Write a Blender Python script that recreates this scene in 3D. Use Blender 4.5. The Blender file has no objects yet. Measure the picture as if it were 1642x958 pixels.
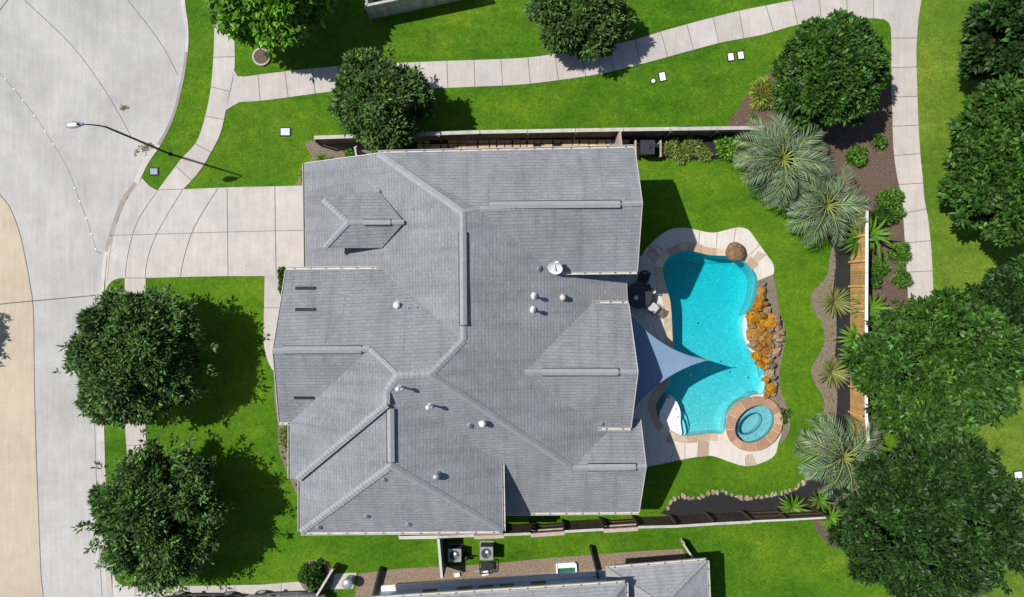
import bpy, bmesh, math, random
import numpy as np
from mathutils import Vector, Matrix
from mathutils.geometry import tessellate_polygon

# ------------------------------------------------------------------ camera, sky, sun, exposure
SC = bpy.context.scene
COL = SC.collection
H = 39.4                    # metres above the lawn
S = 0.036                   # metres per photo pixel on the ground
CX, CY = 821.0, 479.0
cam = bpy.data.cameras.new('camera')
cam_o = bpy.data.objects.new('camera', cam); COL.objects.link(cam_o)
cam_o.location = (0, 0, H); cam_o.rotation_euler = (0, 0, 0)
cam.sensor_fit = 'HORIZONTAL'
cam.angle = 2 * math.atan(1642 * S / 2 / H)
cam.clip_end = 2000
SC.camera = cam_o

SUNX, SUNY = 0.66, -0.20     # metres the shadow moves per metre of height
sun_dir = Vector((SUNX, SUNY, -1)).normalized()
sun_el = math.asin(-sun_dir.z)
sl = bpy.data.lights.new('sun', 'SUN'); sl.energy = 4.9; sl.angle = math.radians(0.53); sl.color = (1, .965, .91)
so = bpy.data.objects.new('sun', sl); COL.objects.link(so)
so.rotation_euler = sun_dir.to_track_quat('-Z', 'Y').to_euler(); so.location = (-20, 10, 60)
W = bpy.data.worlds.new('World'); SC.world = W; W.use_nodes = True
wn = W.node_tree
sky = wn.nodes.new('ShaderNodeTexSky'); sky.sky_type = 'NISHITA'; sky.sun_disc = False
sky.sun_elevation = sun_el; sky.ozone_density = 3.5
sky.sun_rotation = math.atan2(-SUNX, -SUNY)      # clockwise from +Y
wn.links.new(sky.outputs[0], wn.nodes['Background'].inputs[0])
wn.nodes['Background'].inputs[1].default_value = 0.095
SC.view_settings.view_transform = 'Standard'; SC.view_settings.look = 'None'
SC.view_settings.gamma = 1; SC.view_settings.exposure = 0.08
SC.view_settings.use_curve_mapping = False
SC.cycles.max_bounces = 8; SC.cycles.transparent_max_bounces = 12

rnd = random.Random(7)

def P(px, py, h=0.0):
    f = S * (H - h) / H
    return Vector(((px - CX) * f, -(py - CY) * f, h))
def G(px, py): p = P(px, py); return (p.x, p.y)
def GL(pts): return [G(*p) for p in pts]

def smooth(pts, n=6, closed=True):
    out = []; m = len(pts)
    rng = range(m) if closed else range(m - 1)
    for i in rng:
        if closed: p = [Vector(pts[(i + k) % m]) for k in (-1, 0, 1, 2)]
        else: p = [Vector(pts[min(max(i + k, 0), m - 1)]) for k in (-1, 0, 1, 2)]
        for j in range(n):
            t = j / n
            out.append(tuple(0.5 * ((2 * p[1]) + (p[2] - p[0]) * t + (2 * p[0] - 5 * p[1] + 4 * p[2] - p[3]) * t * t
                                    + (3 * p[1] - p[0] - 3 * p[2] + p[3]) * t ** 3)))
    if not closed: out.append(tuple(pts[-1]))
    return out

# ------------------------------------------------------------------ materials
def nmat(name):
    m = bpy.data.materials.new(name); m.use_nodes = True
    nt = m.node_tree; b = nt.nodes['Principled BSDF']
    return m, nt, b
def noise(nt, vec, scale, detail=6, rough=.6, dist=0):
    n = nt.nodes.new('ShaderNodeTexNoise'); n.inputs['Scale'].default_value = scale
    n.inputs['Detail'].default_value = detail; n.inputs['Roughness'].default_value = rough
    n.inputs['Distortion'].default_value = dist
    if vec: nt.links.new(vec, n.inputs['Vector'])
    return n
def ramp(nt, fac, stops):
    r = nt.nodes.new('ShaderNodeValToRGB'); e = r.color_ramp.elements
    while len(e) < len(stops): e.new(.5)
    for k, (p, c) in enumerate(stops):
        e[k].position = p; e[k].color = (*c, 1)
    nt.links.new(fac, r.inputs[0]); return r
def mix(nt, a, b, fac, mode='MIX'):
    m = nt.nodes.new('ShaderNodeMix'); m.data_type = 'RGBA'; m.blend_type = mode
    def put(s, v):
        if hasattr(v, 'is_linked') or hasattr(v, 'links'): nt.links.new(v, s)
        elif isinstance(v, (tuple, list)): s.default_value = (*v, 1)
        else: s.default_value = v
    put(m.inputs[0], fac); put(m.inputs[6], a); put(m.inputs[7], b)
    return m.outputs[2]
def objc(nt):
    return nt.nodes.new('ShaderNodeTexCoord').outputs['Object']
def bump(nt, b, h, strength=.5, dist=.02):
    n = nt.nodes.new('ShaderNodeBump'); n.inputs['Strength'].default_value = strength; n.inputs['Distance'].default_value = dist
    nt.links.new(h, n.inputs['Height']); nt.links.new(n.outputs[0], b.inputs['Normal'])

def pm(name, c1, c2, scale=3, rough=.8, bmp=0.3, attr=False, spots=None, metal=0, spec=None, fine=30, big=None, bdist=.02):
    """two-tone noise material; attr multiplies the face colour attribute; big = slow stains"""
    m, nt, b = nmat(name); v = objc(nt)
    n1 = noise(nt, v, scale, 8, .65)
    r = ramp(nt, n1.outputs['Fac'], [(.32, c1), (.68, c2)])
    col = r.outputs[0]
    n2 = noise(nt, v, fine, 4, .7)
    g = ramp(nt, n2.outputs['Fac'], [(.25, (.78,) * 3), (.75, (1.18,) * 3)])
    col = mix(nt, col, g.outputs[0], 1.0, 'MULTIPLY')
    if big:
        n3 = noise(nt, v, big[0], 5, .6, .4)
        g3 = ramp(nt, n3.outputs['Fac'], [(.38, (big[1],) * 3), (.62, (1.0,) * 3)])
        col = mix(nt, col, g3.outputs[0], 1.0, 'MULTIPLY')
    if spots:
        n4 = noise(nt, v, spots[0], 3, .5)
        g4 = ramp(nt, n4.outputs['Fac'], [(spots[1], (0,) * 3), (spots[1] + .04, (1,) * 3)])
        col = mix(nt, col, spots[2], g4.outputs[0])
    if attr:
        a = nt.nodes.new('ShaderNodeAttribute'); a.attribute_name = 'Col'
        col = mix(nt, col, a.outputs['Color'], 1.0, 'MULTIPLY')
    nt.links.new(col, b.inputs['Base Color'])
    b.inputs['Roughness'].default_value = rough; b.inputs['Metallic'].default_value = metal
    if spec is not None: b.inputs['Specular IOR Level'].default_value = spec
    if bmp: bump(nt, b, n2.outputs['Fac'], bmp, bdist)
    return m

M = {}
def grass_mat(name, dark, mid, light, dry):
    m, nt, b = nmat(name); v = objc(nt)
    mp = nt.nodes.new('ShaderNodeMapping'); mp.inputs['Scale'].default_value = (.6, 1.5, 1); nt.links.new(v, mp.inputs[0])
    n1 = noise(nt, v, 5.5, 8, .82, 1.6)
    n0 = noise(nt, mp.outputs[0], .28, 7, .68, .5)
    n2 = noise(nt, v, 34, 4, .8, .8)
    base = ramp(nt, n1.outputs['Fac'], [(.36, dark), (.5, mid), (.64, light)]).outputs[0]
    patch = ramp(nt, n0.outputs['Fac'], [(.34, (.70, .80, .68)), (.5, (1, 1, 1)), (.68, dry)]).outputs[0]
    base = mix(nt, base, patch, 1.0, 'MULTIPLY')
    n5 = noise(nt, v, .11, 6, .7, .8)
    base = mix(nt, base, ramp(nt, n5.outputs['Fac'], [(.36, (.80, .86, .80)), (.52, (1, 1, 1)), (.66, (1.28, 1.08, 1.25))]).outputs[0], 1.0, 'MULTIPLY')
    n6 = noise(nt, v, 1.1, 5, .65, 1.0)
    base = mix(nt, base, ramp(nt, n6.outputs['Fac'], [(.34, (.84, .86, .84)), (.5, (1, 1, 1)), (.68, (1.18, 1.10, 1.15))]).outputs[0], 1.0, 'MULTIPLY')
    f = ramp(nt, n2.outputs['Fac'], [(.3, (.5,) * 3), (.7, (1.42,) * 3)]).outputs[0]
    base = mix(nt, base, f, 1.0, 'MULTIPLY')
    nt.links.new(base, b.inputs['Base Color']); b.inputs['Roughness'].default_value = .9
    b.inputs['Specular IOR Level'].default_value = .15
    bump(nt, b, n2.outputs['Fac'], .8, .05)
    return m
M['grass'] = grass_mat('grass', (.036, .100, .004), (.072, .182, .006), (.130, .268, .012), (1.55, 1.22, 1.4))
M['grass_yard'] = grass_mat('grass_yard', (.042, .112, .004), (.078, .190, .006), (.130, .262, .012), (1.4, 1.18, 1.3))
M['grass_park'] = grass_mat('grass_park', (.072, .142, .012), (.126, .222, .018), (.195, .305, .035), (1.5, 1.2, 1.5))

def concrete(name, c1, c2, big=(.25, .86), attr=True, stain=(.55, .48, .38)):
    m, nt, b = nmat(name); v = objc(nt)
    n1 = noise(nt, v, 1.3, 9, .7)
    col = ramp(nt, n1.outputs['Fac'], [(.3, c1), (.7, c2)]).outputs[0]
    n3 = noise(nt, v, big[0], 6, .62, .6)
    col = mix(nt, col, ramp(nt, n3.outputs['Fac'], [(.36, (big[1],) * 3), (.6, (1, 1, 1))]).outputs[0], 1.0, 'MULTIPLY')
    mp = nt.nodes.new('ShaderNodeMapping'); mp.inputs['Scale'].default_value = (3.5, .35, 1); nt.links.new(v, mp.inputs[0])
    n4 = noise(nt, mp.outputs[0], 1.1, 5, .7)
    col = mix(nt, col, ramp(nt, n4.outputs['Fac'], [(.3, (.93, .93, .92)), (.65, (1.04, 1.03, 1.02))]).outputs[0], 1.0, 'MULTIPLY')
    m8 = nt.nodes.new('ShaderNodeMapping'); m8.inputs['Rotation'].default_value = (0, 0, .9); m8.inputs['Scale'].default_value = (5, .22, 1); nt.links.new(v, m8.inputs[0])
    n8 = noise(nt, m8.outputs[0], 1.4, 6, .75, .5)
    col = mix(nt, col, ramp(nt, n8.outputs['Fac'], [(.30, (.92, .92, .91)), (.5, (1,) * 3), (.72, (1.06,) * 3)]).outputs[0], 1.0, 'MULTIPLY')
    n2 = noise(nt, v, 55, 4, .7)
    col = mix(nt, col, ramp(nt, n2.outputs['Fac'], [(.25, (.88,) * 3), (.75, (1.1,) * 3)]).outputs[0], 1.0, 'MULTIPLY')
    n5 = noise(nt, v, .9, 3, .5, .3)
    st = ramp(nt, n5.outputs['Fac'], [(.70, (0,) * 3), (.80, (.35,) * 3)]).outputs[0]
    col = mix(nt, col, stain, st)
    if attr:
        a = nt.nodes.new('ShaderNodeAttribute'); a.attribute_name = 'Col'
        col = mix(nt, col, a.outputs['Color'], 1.0, 'MULTIPLY')
    nt.links.new(col, b.inputs['Base Color']); b.inputs['Roughness'].default_value = .9
    b.inputs['Specular IOR Level'].default_value = .25
    bump(nt, b, n2.outputs['Fac'], .25, .01)
    return m
M['concrete'] = concrete('concrete', (.455, .415, .380), (.545, .50, .46))
M['street'] = concrete('street', (.40, .395, .375), (.475, .468, .445), (.16, .80))
M['street_beige'] = concrete('street_beige', (.46, .385, .285), (.53, .45, .345), (.2, .88))
M['deck'] = concrete('deck', (.55, .505, .45), (.65, .60, .54), (.3, .9))
M['joint'] = pm('joint', (.10, .09, .08), (.17, .155, .14), 2, .95, .2)
M['mulch'] = pm('mulch', (.075, .048, .034), (.175, .118, .086), 14, .95, .9, spots=(9, .64, (.24, .19, .15)), fine=26, bdist=.05)
M['black_mulch'] = pm('black_mulch', (.010, .010, .011), (.024, .023, .024), 8, .95, .9, spots=(12, .74, (.10, .09, .08)), fine=28, bdist=.05)
M['straw'] = pm('straw', (.13, .105, .072), (.27, .22, .155), 11, .95, .9, fine=22, bdist=.05)
M['bed_brown'] = pm('bed_brown', (.16, .115, .082), (.34, .25, .18), 10, .95, .9, fine=20, bdist=.05)
M['bark'] = pm('bark', (.05, .04, .03), (.11, .09, .07), 6, .95, .9)
M['flagstone'] = pm('flagstone', (.75, .75, .75), (1, 1, 1), 5, .8, .4, attr=True)
M['rock'] = pm('rock', (.34, .36, .40), (1.1, 1.05, 1.0), 4.5, .92, 1.0, attr=True, fine=12, bdist=.09, spec=.15, spots=(5.5, .60, (.20, .135, .085)))
M['brick'] = pm('brick', (.33, .26, .22), (.42, .34, .28), 4, .85, .4)
M['siding'] = pm('siding', (.36, .50, .68), (.42, .56, .74), 1, .7, .1)
M['dark_brick'] = pm('dark_brick', (.16, .14, .13), (.22, .19, .17), 4, .85, .4)
M['trim'] = pm('trim', (.46, .44, .40), (.56, .54, .49), 3, .6, .1)
M['white'] = pm('white', (.70, .70, .69), (.78, .78, .77), 2, .5, .05)
M['metal_grey'] = pm('metal_grey', (.30, .31, .32), (.38, .39, .40), 3, .4, .05, metal=.3)
M['galv'] = pm('galv', (.45, .46, .48), (.55, .56, .58), 3, .35, .05, metal=.6)
M['dark_metal'] = pm('dark_metal', (.018, .020, .023), (.032, .034, .037), 3, .45, .1)
M['black'] = pm('black', (.010, .010, .011), (.018, .018, .02), 3, .6, .1)
M['wood_old'] = pm('wood_old', (.13, .095, .065), (.22, .165, .115), 2.5, .85, .4, attr=True, fine=18)
M['wood_grey'] = pm('wood_grey', (.36, .33, .29), (.52, .49, .45), 2.5, .85, .3, attr=True, fine=18)
M['wood_gold'] = pm('wood_gold', (.40, .22, .075), (.56, .34, .13), 2.5, .75, .3, attr=True, fine=18)
M['wood_dark'] = pm('wood_dark', (.040, .026, .016), (.075, .050, .032), 2.5, .85, .4, attr=True, fine=18)
M['wood_pink'] = pm('wood_pink', (.36, .27, .22), (.50, .40, .34), 2.5, .85, .3, attr=True, fine=18)
M['glass'] = pm('glass', (.02, .028, .035), (.03, .04, .05), 2, .08, 0)
M['green_glass'] = pm('green_glass', (.03, .11, .07), (.05, .15, .10), 2, .15, 0)
M['sail'] = pm('sail', (.140, .215, .315), (.158, .24, .35), 1.2, .85, .15, fine=60)
M['blue_plastic'] = pm('blue_plastic', (.03, .14, .36), (.05, .2, .45), 3, .4, .05)
M['leafbrown'] = pm('leafbrown', (.13, .09, .05), (.22, .16, .09), 6, .9, .5)
M['lid_grey'] = pm('lid_grey', (.20, .235, .28), (.25, .28, .32), 3, .6, .05)
M['lid_blue'] = pm('lid_blue', (.44, .52, .60), (.50, .58, .66), 3, .6, .05)
M['cushion'] = pm('cushion', (.42, .40, .38), (.52, .50, .47), 5, .9, .2)
M['pool_plaster_caustics'] = pm('pool_plaster_caustics', (.34, .42, .44), (.42, .50, .51), 4, .8, .1, fine=11, spots=(10, .60, (.55, .62, .63)))  # basin plaster; the pale spots are caustic light dots painted into its colour
M['pool_shallow'] = pm('pool_shallow', (.40, .68, .72), (.50, .76, .79), 4, .8, .1, fine=11)
M['spa_plaster'] = pm('spa_plaster', (.20, .40, .42), (.26, .47, .49), 4, .8, .1, fine=11)
M['ledge'] = pm('ledge', (.72, .73, .72), (.80, .80, .79), 3, .8, .1, fine=9)
M['tile'] = pm('tile', (.03, .10, .13), (.06, .18, .21), 8, .3, .1)

def water_mat(name, tint, absorb=None):
    m, nt, b = nmat(name)
    nt.nodes.remove(b)
    tr = nt.nodes.new('ShaderNodeBsdfTransparent'); tr.inputs[0].default_value = (*tint, 1)
    gl = nt.nodes.new('ShaderNodeBsdfGlossy'); gl.inputs['Roughness'].default_value = .06
    fr = nt.nodes.new('ShaderNodeFresnel'); fr.inputs[0].default_value = 1.33
    v = objc(nt); n = noise(nt, v, 5, 5, .6, .8)
    bp = nt.nodes.new('ShaderNodeBump'); bp.inputs['Strength'].default_value = .35; bp.inputs['Distance'].default_value = .06
    nt.links.new(n.outputs['Fac'], bp.inputs['Height'])
    nt.links.new(bp.outputs[0], gl.inputs['Normal']); nt.links.new(bp.outputs[0], fr.inputs['Normal'])
    mx = nt.nodes.new('ShaderNodeMixShader')
    nt.links.new(fr.outputs[0], mx.inputs[0]); nt.links.new(tr.outputs[0], mx.inputs[1]); nt.links.new(gl.outputs[0], mx.inputs[2])
    nt.links.new(mx.outputs[0], nt.nodes['Material Output'].inputs[0])
    if absorb:
        va = nt.nodes.new('ShaderNodeVolumeAbsorption'); va.inputs['Color'].default_value = (*absorb, 1); va.inputs['Density'].default_value = 1
        nt.links.new(va.outputs[0], nt.nodes['Material Output'].inputs['Volume'])
    return m
M['water'] = water_mat('water', (.86, .97, .98), (.0, .955, .985))
M['spa_water'] = water_mat('spa_water', (.72, .93, .95))

def shingle_mat(name, c1, c2):
    """courses run along u, one course every 0.2 m of v (metres on the slope)"""
    m, nt, b = nmat(name)
    uv = nt.nodes.new('ShaderNodeUVMap').outputs[0]
    o = objc(nt)
    br = nt.nodes.new('ShaderNodeTexBrick'); br.offset = .5; br.offset_frequency = 2
    br.inputs['Scale'].default_value = 1; br.inputs['Brick Width'].default_value = .36; br.inputs['Row Height'].default_value = .19
    br.inputs['Mortar Size'].default_value = .012; br.inputs['Mortar Smooth'].default_value = .3; br.inputs['Bias'].default_value = 0
    br.inputs['Color1'].default_value = (*c1, 1); br.inputs['Color2'].default_value = (*c2, 1)
    br.inputs['Mortar'].default_value = (c1[0] * .80, c1[1] * .80, c1[2] * .80, 1)
    nt.links.new(uv, br.inputs['Vector'])
    n1 = noise(nt, o, .45, 6, .65, .5)
    col = mix(nt, br.outputs['Color'], ramp(nt, n1.outputs['Fac'], [(.35, (.86,) * 3), (.65, (1.08,) * 3)]).outputs[0], 1.0, 'MULTIPLY')
    ms = nt.nodes.new('ShaderNodeMapping'); ms.inputs['Scale'].default_value = (2.2, .22, 1); nt.links.new(uv, ms.inputs[0])
    n6 = noise(nt, ms.outputs[0], 1, 5, .65)
    col = mix(nt, col, ramp(nt, n6.outputs['Fac'], [(.30, (.80, .80, .81)), (.5, (1,) * 3), (.7, (1.06,) * 3)]).outputs[0], 1.0, 'MULTIPLY')
    m7 = nt.nodes.new('ShaderNodeMapping'); m7.inputs['Scale'].default_value = (1.3, 5.2, 1); nt.links.new(uv, m7.inputs[0])
    n7 = noise(nt, m7.outputs[0], 1.6, 4, .7)
    col = mix(nt, col, ramp(nt, n7.outputs['Fac'], [(.32, (.88,) * 3), (.5, (1,) * 3), (.7, (1.06,) * 3)]).outputs[0], 1.0, 'MULTIPLY')
    n2 = noise(nt, o, 24, 5, .8)
    col = mix(nt, col, ramp(nt, n2.outputs['Fac'], [(.25, (.72,) * 3), (.75, (1.26,) * 3)]).outputs[0], 1.0, 'MULTIPLY')
    nt.links.new(col, b.inputs['Base Color']); b.inputs['Roughness'].default_value = .92
    b.inputs['Specular IOR Level'].default_value = .2
    sep = nt.nodes.new('ShaderNodeSeparateXYZ'); nt.links.new(uv, sep.inputs[0])
    d = nt.nodes.new('ShaderNodeMath'); d.operation = 'DIVIDE'; d.inputs[1].default_value = .19; nt.links.new(sep.outputs[1], d.inputs[0])
    f = nt.nodes.new('ShaderNodeMath'); f.operation = 'FRACT'; nt.links.new(d.outputs[0], f.inputs[0])
    iv = nt.nodes.new('ShaderNodeMath'); iv.operation = 'SUBTRACT'; iv.inputs[0].default_value = 1; nt.links.new(f.outputs[0], iv.inputs[1])
    ad = nt.nodes.new('ShaderNodeMath'); ad.operation = 'MULTIPLY_ADD'; ad.inputs[1].default_value = .35
    nt.links.new(n2.outputs['Fac'], ad.inputs[0]); nt.links.new(iv.outputs[0], ad.inputs[2])
    bump(nt, b, ad.outputs[0], 1.0, .036)
    return m
M['shingle'] = shingle_mat('shingle', (.226, .231, .244), (.252, .257, .270))
M['shingle_pale'] = shingle_mat('shingle_pale', (.285, .29, .305), (.315, .32, .335))
M['ridge_cap'] = pm('ridge_cap', (.255, .26, .27), (.31, .315, .325), 3, .92, .5, fine=22)

def leaf_mat(name, base, gloss=.5, trans=.09):
    m, nt, b = nmat(name)
    a = nt.nodes.new('ShaderNodeAttribute'); a.attribute_name = 'Col'
    col = mix(nt, base, a.outputs['Color'], 1.0, 'MULTIPLY')
    nt.links.new(col, b.inputs['Base Color']); b.inputs['Roughness'].default_value = gloss
    b.inputs['Specular IOR Level'].default_value = .28
    tl = nt.nodes.new('ShaderNodeBsdfTranslucent')
    nt.links.new(mix(nt, col, (1.3, 1.5, .6), 1.0, 'MULTIPLY'), tl.inputs[0])
    mx = nt.nodes.new('ShaderNodeMixShader'); mx.inputs[0].default_value = trans
    nt.links.new(b.outputs[0], mx.inputs[1]); nt.links.new(tl.outputs[0], mx.inputs[2])
    nt.links.new(mx.outputs[0], nt.nodes['Material Output'].inputs[0])
    return m
M['leaf_oak'] = leaf_mat('leaf_oak', (.060, .124, .024))
M['leaf_dark'] = leaf_mat('leaf_dark', (.019, .052, .008))
M['leaf_mid'] = leaf_mat('leaf_mid', (.037, .094, .011))
M['leaf_bright'] = leaf_mat('leaf_bright', (.105, .235, .020), .45, .25)
M['leaf_palm'] = leaf_mat('leaf_palm', (.135, .200, .100), .5, .12)
M['leaf_yucca'] = leaf_mat('leaf_yucca', (.20, .23, .07), .5, .12)
M['leaf_shrub'] = leaf_mat('leaf_shrub', (.085, .185, .022), .5, .2)
M['leaf_yellow'] = leaf_mat('leaf_yellow', (.27, .31, .06), .5, .2)
M['leaf_croton'] = leaf_mat('leaf_croton', (.17, .24, .05), .5, .2)

# ------------------------------------------------------------------ objects and mesh building
def tag(o, label=None, cat=None, group=None, kind=None):
    if label: o['label'] = label
    if cat: o['category'] = cat
    if group: o['group'] = group
    if kind: o['kind'] = kind
    return o
def empty(name, loc=(0, 0, 0), label=None, cat=None, group=None, rz=0):
    o = bpy.data.objects.new(name, None); COL.objects.link(o)
    o.location = loc; o.rotation_euler = (0, 0, rz); o.empty_display_size = .3
    return tag(o, label, cat, group)

class MB:
    def __init__(s): s.v = []; s.f = []; s.mi = []; s.c = []
    def add(s, vs, fs, mi=0, c=(1, 1, 1)):
        o = len(s.v); s.v += [tuple(v) for v in vs]
        for f in fs:
            s.f.append(tuple(i + o for i in f)); s.mi.append(mi); s.c.append(c)
        return s
    def box(s, c, size, rz=0, mi=0, col=(1, 1, 1), rx=0):
        hx, hy, hz = size[0] / 2, size[1] / 2, size[2] / 2
        R = Matrix.Rotation(rz, 3, 'Z') @ Matrix.Rotation(rx, 3, 'X')
        vs = [Vector(c) + R @ Vector((x * hx, y * hy, z * hz)) for x in (-1, 1) for y in (-1, 1) for z in (-1, 1)]
        return s.add(vs, [(0, 1, 3, 2), (4, 6, 7, 5), (0, 4, 5, 1), (2, 3, 7, 6), (0, 2, 6, 4), (1, 5, 7, 3)], mi, col)
    def beam(s, a, b, w, t, mi=0, col=(1, 1, 1), up=(0, 0, 1), lift=0.0):
        """rectangular bar from a to b, w wide and t thick"""
        a = Vector(a); b = Vector(b); d = (b - a).normalized(); u = Vector(up)
        r = d.cross(u)
        if r.length < 1e-4: r = Vector((1, 0, 0))
        r.normalize(); u = r.cross(d).normalized()
        vs = []
        for p in (a, b):
            for x in (-1, 1):
                for y in (-1, 1):
                    vs.append(p + r * x * w / 2 + u * (y * t / 2 + lift))
        return s.add(vs, [(0, 1, 3, 2), (4, 6, 7, 5), (0, 4, 5, 1), (2, 3, 7, 6), (0, 2, 6, 4), (1, 5, 7, 3)], mi, col)
    def tube(s, path, radii, n=8, mi=0, col=(1, 1, 1), cap=True):
        path = [Vector(p) for p in path]
        if not hasattr(radii, '__len__'): radii = [radii] * len(path)
        vs = []; fs = []
        for i, p in enumerate(path):
            d = (path[min(i + 1, len(path) - 1)] - path[max(i - 1, 0)]).normalized()
            u = Vector((0, 0, 1)) if abs(d.z) < .95 else Vector((1, 0, 0))
            a = d.cross(u).normalized(); b = a.cross(d)
            for k in range(n):
                t = 2 * math.pi * k / n
                vs.append(p + (a * math.cos(t) + b * math.sin(t)) * radii[i])
        for i in range(len(path) - 1):
            for k in range(n):
                fs.append((i * n + k, i * n + (k + 1) % n, (i + 1) * n + (k + 1) % n, (i + 1) * n + k))
        if cap: fs += [tuple(range(n)), tuple(range((len(path) - 1) * n, len(path) * n))]
        return s.add(vs, fs, mi, col)
    def lathe(s, c, prof, n=20, mi=0, col=(1, 1, 1), sx=1, sy=1):
        path = [(c[0], c[1], c[2] + z) for r, z in prof]
        vs = []; fs = []
        for r, z in prof:
            for k in range(n):
                t = 2 * math.pi * k / n
                vs.append((c[0] + r * math.cos(t) * sx, c[1] + r * math.sin(t) * sy, c[2] + z))
        for i in range(len(prof) - 1):
            for k in range(n):
                fs.append((i * n + k, i * n + (k + 1) % n, (i + 1) * n + (k + 1) % n, (i + 1) * n + k))
        fs += [tuple(range(n - 1, -1, -1)), tuple(range((len(prof) - 1) * n, len(prof) * n))]
        return s.add(vs, fs, mi, col)
    def poly(s, outer, z, holes=(), mi=0, col=(1, 1, 1)):
        loops = [[Vector((p[0], p[1], 0)) for p in l] for l in [outer, *holes]]
        flat = [p for l in loops for p in l]
        tris = tessellate_polygon(loops)
        fs = []
        for t in tris:
            a, b, c = (flat[i] for i in t)
            cr = (b - a).cross(c - a).z
            if abs(cr) < 1e-9: continue
            fs.append(t if cr > 0 else t[::-1])
        return s.add([(p.x, p.y, z) for p in flat], fs, mi, col)
    def skirt(s, loop, z1, z0, mi=0, col=(1, 1, 1), flip=False):
        n = len(loop)
        vs = [(p[0], p[1], z1) for p in loop] + [(p[0], p[1], z0) for p in loop]
        return s.add(vs, [(i, (i + 1) % n, n + (i + 1) % n, n + i) for i in range(n)], mi, col)
    def slab(s, loop, z0, z1, holes=(), mi=0, col=(1, 1, 1)):
        s.poly(loop, z1, holes, mi, col)
        for l in [loop, *holes]: s.skirt(l, z1, z0, mi, col)
        return s
    def build(s, name, mats, parent=None, smooth=False, loc=None, normals=True):
        me = bpy.data.meshes.new(name); me.from_pydata(s.v, [], s.f)
        if not isinstance(mats, (list, tuple)): mats = [mats]
        for m in mats: me.materials.append(M[m] if isinstance(m, str) else m)
        me.polygons.foreach_set('material_index', s.mi)
        if smooth: me.polygons.foreach_set('use_smooth', [True] * len(s.f))
        ca = me.color_attributes.new('Col', 'FLOAT_COLOR', 'CORNER')
        arr = []
        for f, c in zip(s.f, s.c): arr += [c[0], c[1], c[2], 1.0] * len(f)
        ca.data.foreach_set('color', arr)
        if normals:
            bm = bmesh.new(); bm.from_mesh(me); bmesh.ops.recalc_face_normals(bm, faces=bm.faces[:]); bm.to_mesh(me); bm.free()
        me.update()
        o = bpy.data.objects.new(name, me); COL.objects.link(o)
        if parent: o.parent = parent
        if loc is not None: o.location = loc
        return o
def copy_tree(o, parent=None):
    c = o.copy(); COL.objects.link(c); c.parent = parent
    for ch in list(o.children): copy_tree(ch, c)
    return c
def gvar(r, a=.06): k = 1 + r.uniform(-a, a); return (k, k * (1 + r.uniform(-.01, .01)), k * (1 + r.uniform(-.02, .02)))
def strip(pts, w0, w1=None):
    """left and right offset lines of an open polyline"""
    L = []; R = []
    for i, p in enumerate(pts):
        a = Vector(pts[max(i - 1, 0)][:2]); b = Vector(pts[min(i + 1, len(pts) - 1)][:2])
        d = (b - a).normalized(); n = Vector((-d.y, d.x))
        L.append(tuple(Vector(p[:2]) + n * w0)); R.append(tuple(Vector(p[:2]) + n * (w1 if w1 is not None else -w0)))
    return L, R
def resample(pts, step, closed=False):
    pts = [Vector(p[:2]) for p in pts]
    if closed: pts = pts + [pts[0]]
    L = [0]
    for a, b in zip(pts, pts[1:]): L.append(L[-1] + (b - a).length)
    n = max(2, int(round(L[-1] / step)))
    out = []; k = 0
    for i in range(n + (0 if closed else 1)):
        t = L[-1] * i / n
        while k < len(L) - 2 and L[k + 1] < t: k += 1
        f = (t - L[k]) / max(1e-9, L[k + 1] - L[k])
        out.append(tuple(pts[k].lerp(pts[k + 1], f)))
    return out

# ================================================================== SETTING: ground, street, walks
POOL = [(1103,400.4),(1120,404),(1137,408),(1155,409),(1175,411),(1193,418),(1208,434),(1214,446),(1213.7,460),(1211,475),(1206,490),
        (1199,503),(1199,520),(1203,540),(1207,552),(1219,576),(1226,594),(1228,613),(1224,631),(1205,634),(1186,649),(1166.5,668),(1163,684),(1162.5,693),(1157,697),
        (1136,696),(1123,698),(1094,700),(1077,693.5),(1061,681),(1052.6,664),(1050,651),(1055,638),(1063.5,627),(1071,610),(1076,590),(1078,570),
        (1077,547),(1075.6,514),(1073.4,486),(1068,464),(1063.5,448.6),(1061,433),(1063.5,422),(1072,411),(1085.5,404),(1094,401)]
POOL_W = smooth(GL(POOL), 3)
def ell(a, b, n=56, cx=1207.5, cy=679, deg=40):
    t0 = math.radians(deg); o = []
    for k in range(n):
        t = 2 * math.pi * k / n; x = a * math.cos(t); y = b * math.sin(t)
        o.append(G(cx + x * math.cos(t0) + y * math.sin(t0), cy - x * math.sin(t0) + y * math.cos(t0)))
    return o
SPA_HOLE = ell(38.5, 30.5)

KERB_ST = [(289,-60),(289,0),(295.7,43),(295,83.5),(287,130),(274,184),(254,224),(230.5,257),(213,290),(192,320),(177,360),(166,401),(162,430),(160,470),(155,560),(155,676),(160.6,846),(167.7,958),(172,1060)]
KERB_LN = [(296.7,-60),(296.7,0),(302,43),(301.5,83.5),(294.5,130),(281,184),(262,226),(238,262),(221,296),(201,325),(185,364),(173,405),(169,440),(167,470),(166,560),(167,676),(173,846),(181,958),(186,1060)]
kst = smooth(GL(KERB_ST), 5, False); kln = smooth(GL(KERB_LN), 5, False)
FAR = 260
kst_x = [(kst[0][0] - .3, FAR)] + kst + [(kst[-1][0] + .5, -FAR)]
kln_x = [(kln[0][0] - .3, FAR)] + kln + [(kln[-1][0] + .5, -FAR)]

# lawn: one sheet out to the horizon with the pool cut out and the street side open
g = MB()
g.poly([(FAR, FAR), (FAR, -FAR)] + kln_x[::-1], 0.0, [POOL_W, SPA_HOLE])
tag(g.build('ground', 'grass'), kind='structure')
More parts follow.
